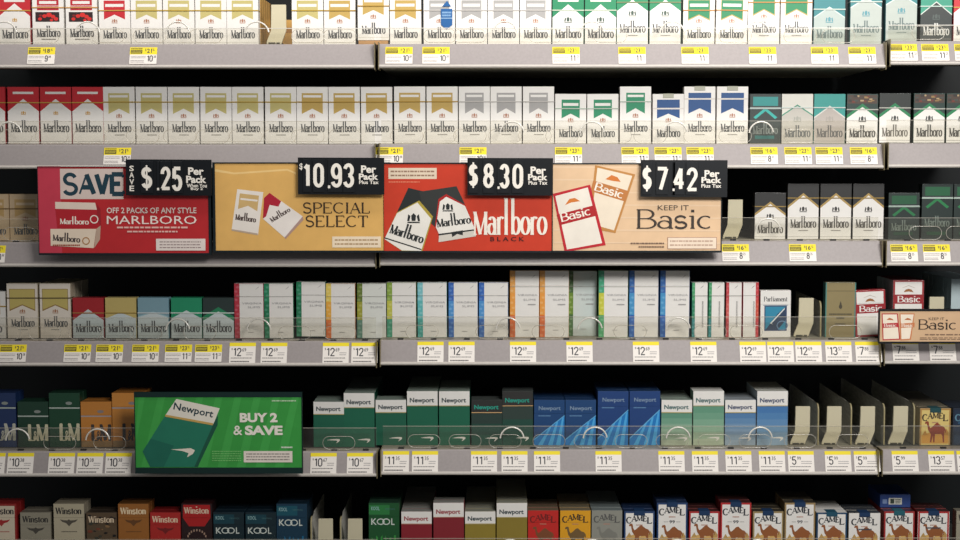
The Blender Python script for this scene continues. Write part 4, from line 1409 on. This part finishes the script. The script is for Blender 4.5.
a.small_print(127, 178, -233, -230.4, 1, (226, 180, 170), .6)
R(a, 155.5, 204.5, 238.8, 250.5, (226, 214, 206))
a.small_print(159, 200, -249, -240.5, 3, (150, 130, 128), .35)
finish(root, a, (182, 42, 46), W, H)
bracket(root, W, H - 0.006, 0.024)

# --- three-panel strip
root, a, (W, H) = board('promotional_sign', 216, 383.3, 163.5, 250.5, YS, 'tan hanging sign with a gold and a red drawn pack and dark capitals', 'sign', (2.5, 0.2, 1.2, 2))
o_, s_ = (210, 150), 4.364
TANB = (218, 172, 98)
Q(a, [(22, 84), (110, 100), (340, 84), (378, 100), (378, 108), (340, 92), (110, 108), (22, 96)], (232, 196, 130), o_, s_)
Q(a, [(122, 172), (235, 185), (210, 372), (95, 352)], (226, 218, 208), o_, s_)
Q(a, [(133, 190), (216, 200), (208, 268), (168, 244), (124, 258)], (200, 168, 112), o_, s_)
Q(a, [(136, 210), (210, 218), (209, 226), (135, 218)], (226, 218, 208), o_, s_)
Q(a, [(95, 352), (210, 372), (208, 364), (96, 345)], (180, 160, 140), o_, s_)
a.serif('Marlboro', 235.5, 256, -219.5, 5.2, (84, 70, 66), thick=0.24, thin=0.09, asc=1.5, ser=.1, rot=-8)
Q(a, [(262, 188), (405, 290), (325, 382), (232, 300)], (228, 220, 212), o_, s_)
Q(a, [(262, 188), (312, 224), (300, 248), (262, 240), (246, 290), (232, 300), (238, 210)], (170, 34, 52), o_, s_)
Q(a, [(325, 382), (405, 290), (408, 305), (330, 388)], (170, 140, 130), o_, s_)
a.serif('Marlboro', 272, 294, -222.5, 4.6, (84, 70, 66), thick=0.24, thin=0.09, asc=1.5, ser=.1, rot=31)
a.serif('SPECIAL', 303, 370.5, -213.2, 10.2, (62, 48, 34), thick=0.17, thin=0.08, ser=.12, gap=.03)
a.serif('SELECT', 305.5, 368.5, -226.6, 10.6, (62, 48, 34), thick=0.17, thin=0.08, ser=.12, gap=.03)
R(a, 332, 380.5, 236.5, 247.5, (232, 214, 186))
a.small_print(334.5, 377.5, -246, -238, 2, (176, 146, 112), .4)
finish(root, a, TANB, W, H)
bracket(root, W, H - 0.006, 0.024)

root, a, (W, H) = board('promotional_sign', 384, 552, 163.8, 250.8, YS, 'orange-red hanging sign with two drawn black-roofed packs and tall white lettering', 'sign', (0.2, 0.2, 1.2, 2))
o_, s_ = (380, 150), 4.364
DK = (40, 44, 44)
R(a, 388.8, 437, 168, 179, (222, 204, 180))
a.small_print(391, 434.5, -177.5, -169.5, 2, (150, 120, 100), .4)
a.small_print(389, 420, -183, -181, 1, (226, 130, 100), .5)
Q(a, [(125, 165), (210, 185), (262, 215), (240, 330), (165, 225), (75, 272)], DK, o_, s_)
Q(a, [(172, 182), (335, 158), (372, 238), (280, 198), (240, 335), (200, 300)], (52, 54, 52), o_, s_)
Q(a, [(75, 272), (172, 220), (232, 290), (186, 440), (95, 440), (20, 388)], (170, 150, 60), o_, s_)
Q(a, [(75, 276), (164, 229), (224, 300), (180, 440), (95, 438), (20, 388)], (228, 224, 214), o_, s_)
Q(a, [(20, 380), (182, 432), (180, 437), (20, 386)], DK, o_, s_)
Q(a, [(256, 214), (290, 192), (372, 240), (415, 345), (256, 366), (240, 335)], (170, 36, 34), o_, s_)
Q(a, [(262, 225), (290, 204), (372, 244), (415, 345), (258, 366), (245, 338)], (228, 224, 214), o_, s_)
Q(a, [(258, 366), (415, 345), (420, 376), (256, 402)], (206, 200, 188), o_, s_)
Q(a, [(256, 366), (415, 345), (416, 351), (257, 373)], DK, o_, s_)
Q(a, [(312, 358), (362, 350), (362, 372), (338, 366), (316, 380)], DK, o_, s_)
crest(a, 413.8, -217.2, DK, 1.2)
crest(a, 448, -206.5, DK, 1.0)
a.serif('Marlboro', 389.5, 424, -232.5, 8.5, DK, thick=0.22, thin=0.08, asc=1.6, ser=.1, rot=-18)
a.serif('Marlboro', 437.5, 471.5, -227, 7.4, DK, thick=0.22, thin=0.08, asc=1.6, ser=.1, rot=7)
a.serif('Marlboro', 473.5, 547, -234.2, 22, SW, thick=0.145, thin=0.05, asc=1.62, ser=.08, xh=1.2)
T(a, 'B L A C K', 490.5, 524.5, 236.8, 241.2, (70, 30, 30), 0.02)
finish(root, a, (196, 60, 38), W, H)
bracket(root, W, H - 0.006, 0.024)

root, a, (W, H) = board('promotional_sign', 552.7, 721.5, 164.2, 250.6, YS, 'large cream hanging sign lettered KEEP IT with red and gold drawn packs', 'sign', (0.2, 1.0, 1.2, 2))
o_, s_ = (540, 150), 4.364
for q in range(7):
    Q(a, [(58, 70 + q * 55), (790, 74 + q * 55), (790, 80 + q * 55), (58, 76 + q * 55)], (226, 196, 162), o_, s_)
Q(a, [(240, 65), (415, 105), (330, 362), (210, 340)], (188, 132, 70), o_, s_)
Q(a, [(250, 76), (402, 112), (324, 350), (222, 322)], (230, 216, 194), o_, s_)
Q(a, [(232, 132), (388, 178), (372, 224), (220, 178)], (186, 120, 64), o_, s_)
Q(a, [(285, 126), (312, 108), (338, 118), (352, 138), (318, 134)], (206, 118, 50), o_, s_)
a.serif('Basic', 593.5, 624, -189.5, 8, SW, thick=0.22, thin=0.09, ser=.12, rot=-17)
Q(a, [(55, 190), (218, 150), (288, 415), (108, 445)], (186, 36, 48), o_, s_)
Q(a, [(66, 200), (208, 162), (272, 406), (118, 434)], (230, 222, 208), o_, s_)
Q(a, [(72, 282), (236, 240), (250, 285), (86, 328)], (170, 36, 40), o_, s_)
Q(a, [(108, 240), (128, 212), (152, 208), (175, 222), (136, 228)], (206, 118, 50), o_, s_)
a.serif('Basic', 561, 592.5, -221.6, 8, SW, thick=0.22, thin=0.09, ser=.12, rot=14)
T(a, 'KEEP IT', 658, 689, 205, 210, (84, 72, 62), 0.0)
a.serif('Basic', 635.5, 713.5, -228, 18.5, (62, 54, 48), thick=0.15, thin=0.06, ser=.12)
R(a, 668, 717.6, 237, 249, (232, 214, 192))
a.rects([(668, 717.6, -237.6, -237), (668, 717.6, -249, -248.4), (668, 668.6, -249, -237), (717, 717.6, -249, -237)], (170, 130, 110))
a.small_print(670.5, 714.5, -247, -239, 2, (190, 160, 140), .4)
a.small_print(631, 665, -244.5, -242, 1, (120, 96, 80), .6)
a.small_print(639, 665, -248, -245.6, 1, (120, 96, 80), .6)
finish(root, a, (222, 188, 150), W, H)
bracket(root, W, H - 0.006, 0.024)

# --- black flip-card price flags
WD = (236, 230, 218)


def flag(x0, x1, y0, y1, cards, lines, label, side=None, dollar=None, tilt=0.0):
    root, a, (W, H) = board('price_flag', x0, x1, y0, y1, YS - 0.011, label, 'price sign', (0, 0, 0, 0), mat((13, 17, 21), 'plastic'), 'black price flags', 0.0045, tilt=tilt)
    if side:
        for n, ch in enumerate(side):
            T(a, ch, x0 + 3.6, x0 + 8.2, y0 + 6.6 + n * 6.6, y0 + 12 + n * 6.6, WD, 0.02)
    for (s, ax, bx, ay, by, bold) in lines:
        T(a, s, ax, bx, ay, by, WD, bold)
    finish(root, a, (14, 18, 22), W, H, 'price_board')
    for s, ax, bx, ay, by in cards:
        c = Art(kind='print', step=0.00004)
        c.k, c.ox, c.oz = a.k, a.ox, a.oz
        c.y0 = 0.0016
        if s == '.':
            R(c, ax, bx, ay, by, WD)
        else:
            c.block(s, ax - 0.3, bx + 0.3, -by, -ay, WD, 0.17)
        b = MB()
        m_ = 1.1 if s != '.' else 0.3
        b.box((ax - m_ + a.ox) * a.k, (bx + m_ + a.ox) * a.k, -0.0016, -0.0003, (a.oz - y1 + 2.2) * a.k, (a.oz - y0 - 2.2) * a.k, mat((17, 21, 25), 'plastic'), 0.0003, 1)
        b.add_art(c)
        b.build('digit_card', root)
    bracket(root, W, H * 0.45, 0.0110 - 0.0010)


flag(126, 211, 159.5, 195.5, [('$', 142, 152, 165.5, 190.5), ('.', 157.2, 159.2, 188, 190.3), ('2', 161.5, 170, 166.5, 190.5), ('5', 172.8, 181.5, 166.5, 191.5)],
     [('Per', 188, 203.5, 167.5, 175, .035), ('Pack', 186, 206, 175.8, 183, .035), ('When You', 186.5, 206.5, 183.6, 187.4, .02), ('Buy 2', 190.5, 202.5, 187.4, 190.6, .02)],
     'black price flag reading $ .25 per pack over the red SAVE sign', side='SAVE', tilt=0.3)
flag(298, 384, 157.6, 194.5, [('1', 304, 310, 163, 188), ('0', 314, 323.5, 163, 188), ('.', 328, 330.3, 185.5, 188.3), ('9', 331.5, 341.5, 163, 188), ('3', 344, 353.5, 163, 188)],
     [('$', 299.5, 303.3, 163.5, 170.5, .02), ('Per', 361, 376, 165.5, 173, .035), ('Pack', 358.8, 378, 173.5, 179.8, .035), ('Plus Tax', 359, 378.5, 180.4, 184, .02)],
     'black price flag reading 10.93 per pack above the tan sign', tilt=0.2)
flag(467.3, 553, 158, 195.5, [('$', 469.5, 477, 162.5, 188), ('8', 484, 493, 163, 188.5), ('.', 497.5, 499.6, 186.5, 189), ('3', 500.5, 508.5, 163.5, 189), ('0', 513, 522.5, 163.5, 189)],
     [('Per', 530.5, 546, 166.5, 174, .035), ('Pack', 528, 547.5, 174, 180.3, .035), ('Plus Tax', 528.5, 547.5, 180.8, 184.6, .02)],
     'black price flag reading $8.30 per pack above the orange-red sign', tilt=0.2)
flag(640.5, 727.5, 160, 197, [('$', 643, 650.5, 165.5, 191.5), ('7', 656.8, 667, 166.5, 191.5), ('.', 672.5, 674.6, 188.5, 191), ('4', 673.8, 683.5, 166.5, 191), ('2', 687, 697, 167, 191.5)],
     [('Per', 704.5, 719.5, 170, 177, .035), ('Pack', 701.5, 721.5, 177, 183, .035), ('Plus Tax', 701.5, 721.5, 183.8, 187.6, .02)],
     'black price flag reading $7.42 per pack above the cream sign', tilt=0.2)

# --- green BUY 2 sign on the fifth shelf
root, a, (W, H) = board('promotional_sign', 136, 301.5, 397, 467.5, YS, 'bright green sign lettered BUY 2 & SAVE on the fifth shelf rail', 'sign', (0.7, 0.7, 5, 6), mat((18, 42, 40), 'plastic'))
o_, s_ = (120, 370), 4.8
GR = (58, 150, 66)
for q in range(9):
    x = 140 + q * 19
    Q(a, [(x, 397), (x + 7, 397), (x - 9, 467.4), (x - 18, 467.4)] if x - 18 > 136.5 else [(x, 397), (x + 6, 397), (137, 440), (137, 425)], (66, 160, 74))
Q(a, [(450, 258), (472, 212), (470, 262), (372, 465), (352, 465)], (30, 84, 66), o_, s_)
Q(a, [(110, 390), (222, 215), (450, 258), (356, 465), (145, 465)], (38, 116, 92), o_, s_)
Q(a, [(110, 390), (150, 328), (260, 362), (210, 465), (145, 465)], (32, 102, 84), o_, s_)
Q(a, [(275, 137), (481, 182), (450, 258), (222, 215)], (226, 220, 206), o_, s_)
Q(a, [(222, 212), (450, 254), (446, 264), (220, 222)], (196, 160, 90), o_, s_)
T(a, 'Newport', 174, 214, 406, 415.5, (40, 62, 70), 0.02, rot=-12)
Q(a, [(245, 380), (290, 378), (340, 374), (360, 384), (350, 402), (322, 418), (330, 398), (300, 388)], (226, 216, 200), o_, s_)
T(a, 'BUY 2', 240, 277.5, 412.5, 422, (232, 226, 214), 0.045)
T(a, '&', 233.5, 242.5, 425.2, 434.8, (232, 226, 214), 0.012)
T(a, 'SAVE', 245, 282.5, 425.2, 434.8, (232, 226, 214), 0.045)
a.small_print(272, 296, -401.2, -399.6, 1, (190, 214, 180), .7)
a.small_print(281, 292, -448.2, -446, 1, (214, 226, 206), .7)
R(a, 243.5, 292, 450.8, 462.2, (226, 216, 204))
a.small_print(246, 289, -460.8, -452.4, 3, (140, 130, 124), .4)
a.small_print(212, 241, -461.5, -450, 5, (120, 190, 110), .4)
finish(root, a, GR, W, H)
bracket(root, W, 0.012, 0.022)

# --- small cream sign on the fourth shelf
root, a, (W, H) = board('promotional_sign', 879.5, 1004, 311, 341.5, YS, 'small black-framed cream sign on the right end of the fourth shelf rail', 'sign', (1.2, 1.2, 2.0, 2.0), mat((22, 24, 26), 'plastic'))
o_, s_ = (800, 265), 4.906
for ox, c, tl in ((0, (178, 44, 52), -1.5), (88, (196, 120, 76), 3)):
    Q(a, [(398 + ox, 236), (478 + ox * .94, 236), (492 + ox * .6, 366), (405 + ox, 370)], c, o_, s_)
    Q(a, [(403 + ox, 241), (473 + ox * .94, 241), (486 + ox * .6, 361), (410 + ox, 364)], (232, 220, 200), o_, s_)
    Q(a, [(400 + ox, 286), (482 + ox * .9, 282), (486 + ox * .85, 304), (402 + ox, 308)], c, o_, s_)
    Q(a, [(422 + ox, 268), (436 + ox, 258), (450 + ox, 262), (458 + ox, 270), (438 + ox, 268)], (180, 100, 50), o_, s_)
    a.serif('Basic', 883.5 + ox * .2, 896.5 + ox * .19, -326.6, 3, SW, thick=.22, thin=.1, ser=.1)
T(a, 'KEEP IT', 928.5, 944, 317.2, 319.8, (80, 66, 56))
a.serif('Basic', 917.5, 957, -329, 9.6, (56, 48, 42), thick=.16, thin=.07, ser=.12)
a.small_print(925, 998, -335.5, -333.5, 1, (130, 104, 84), .6)
a.small_print(920, 998, -340, -337, 2, (130, 104, 84), .5)
finish(root, a, (204, 170, 134), W, H)
bracket(root, W, 0.010, 0.022)
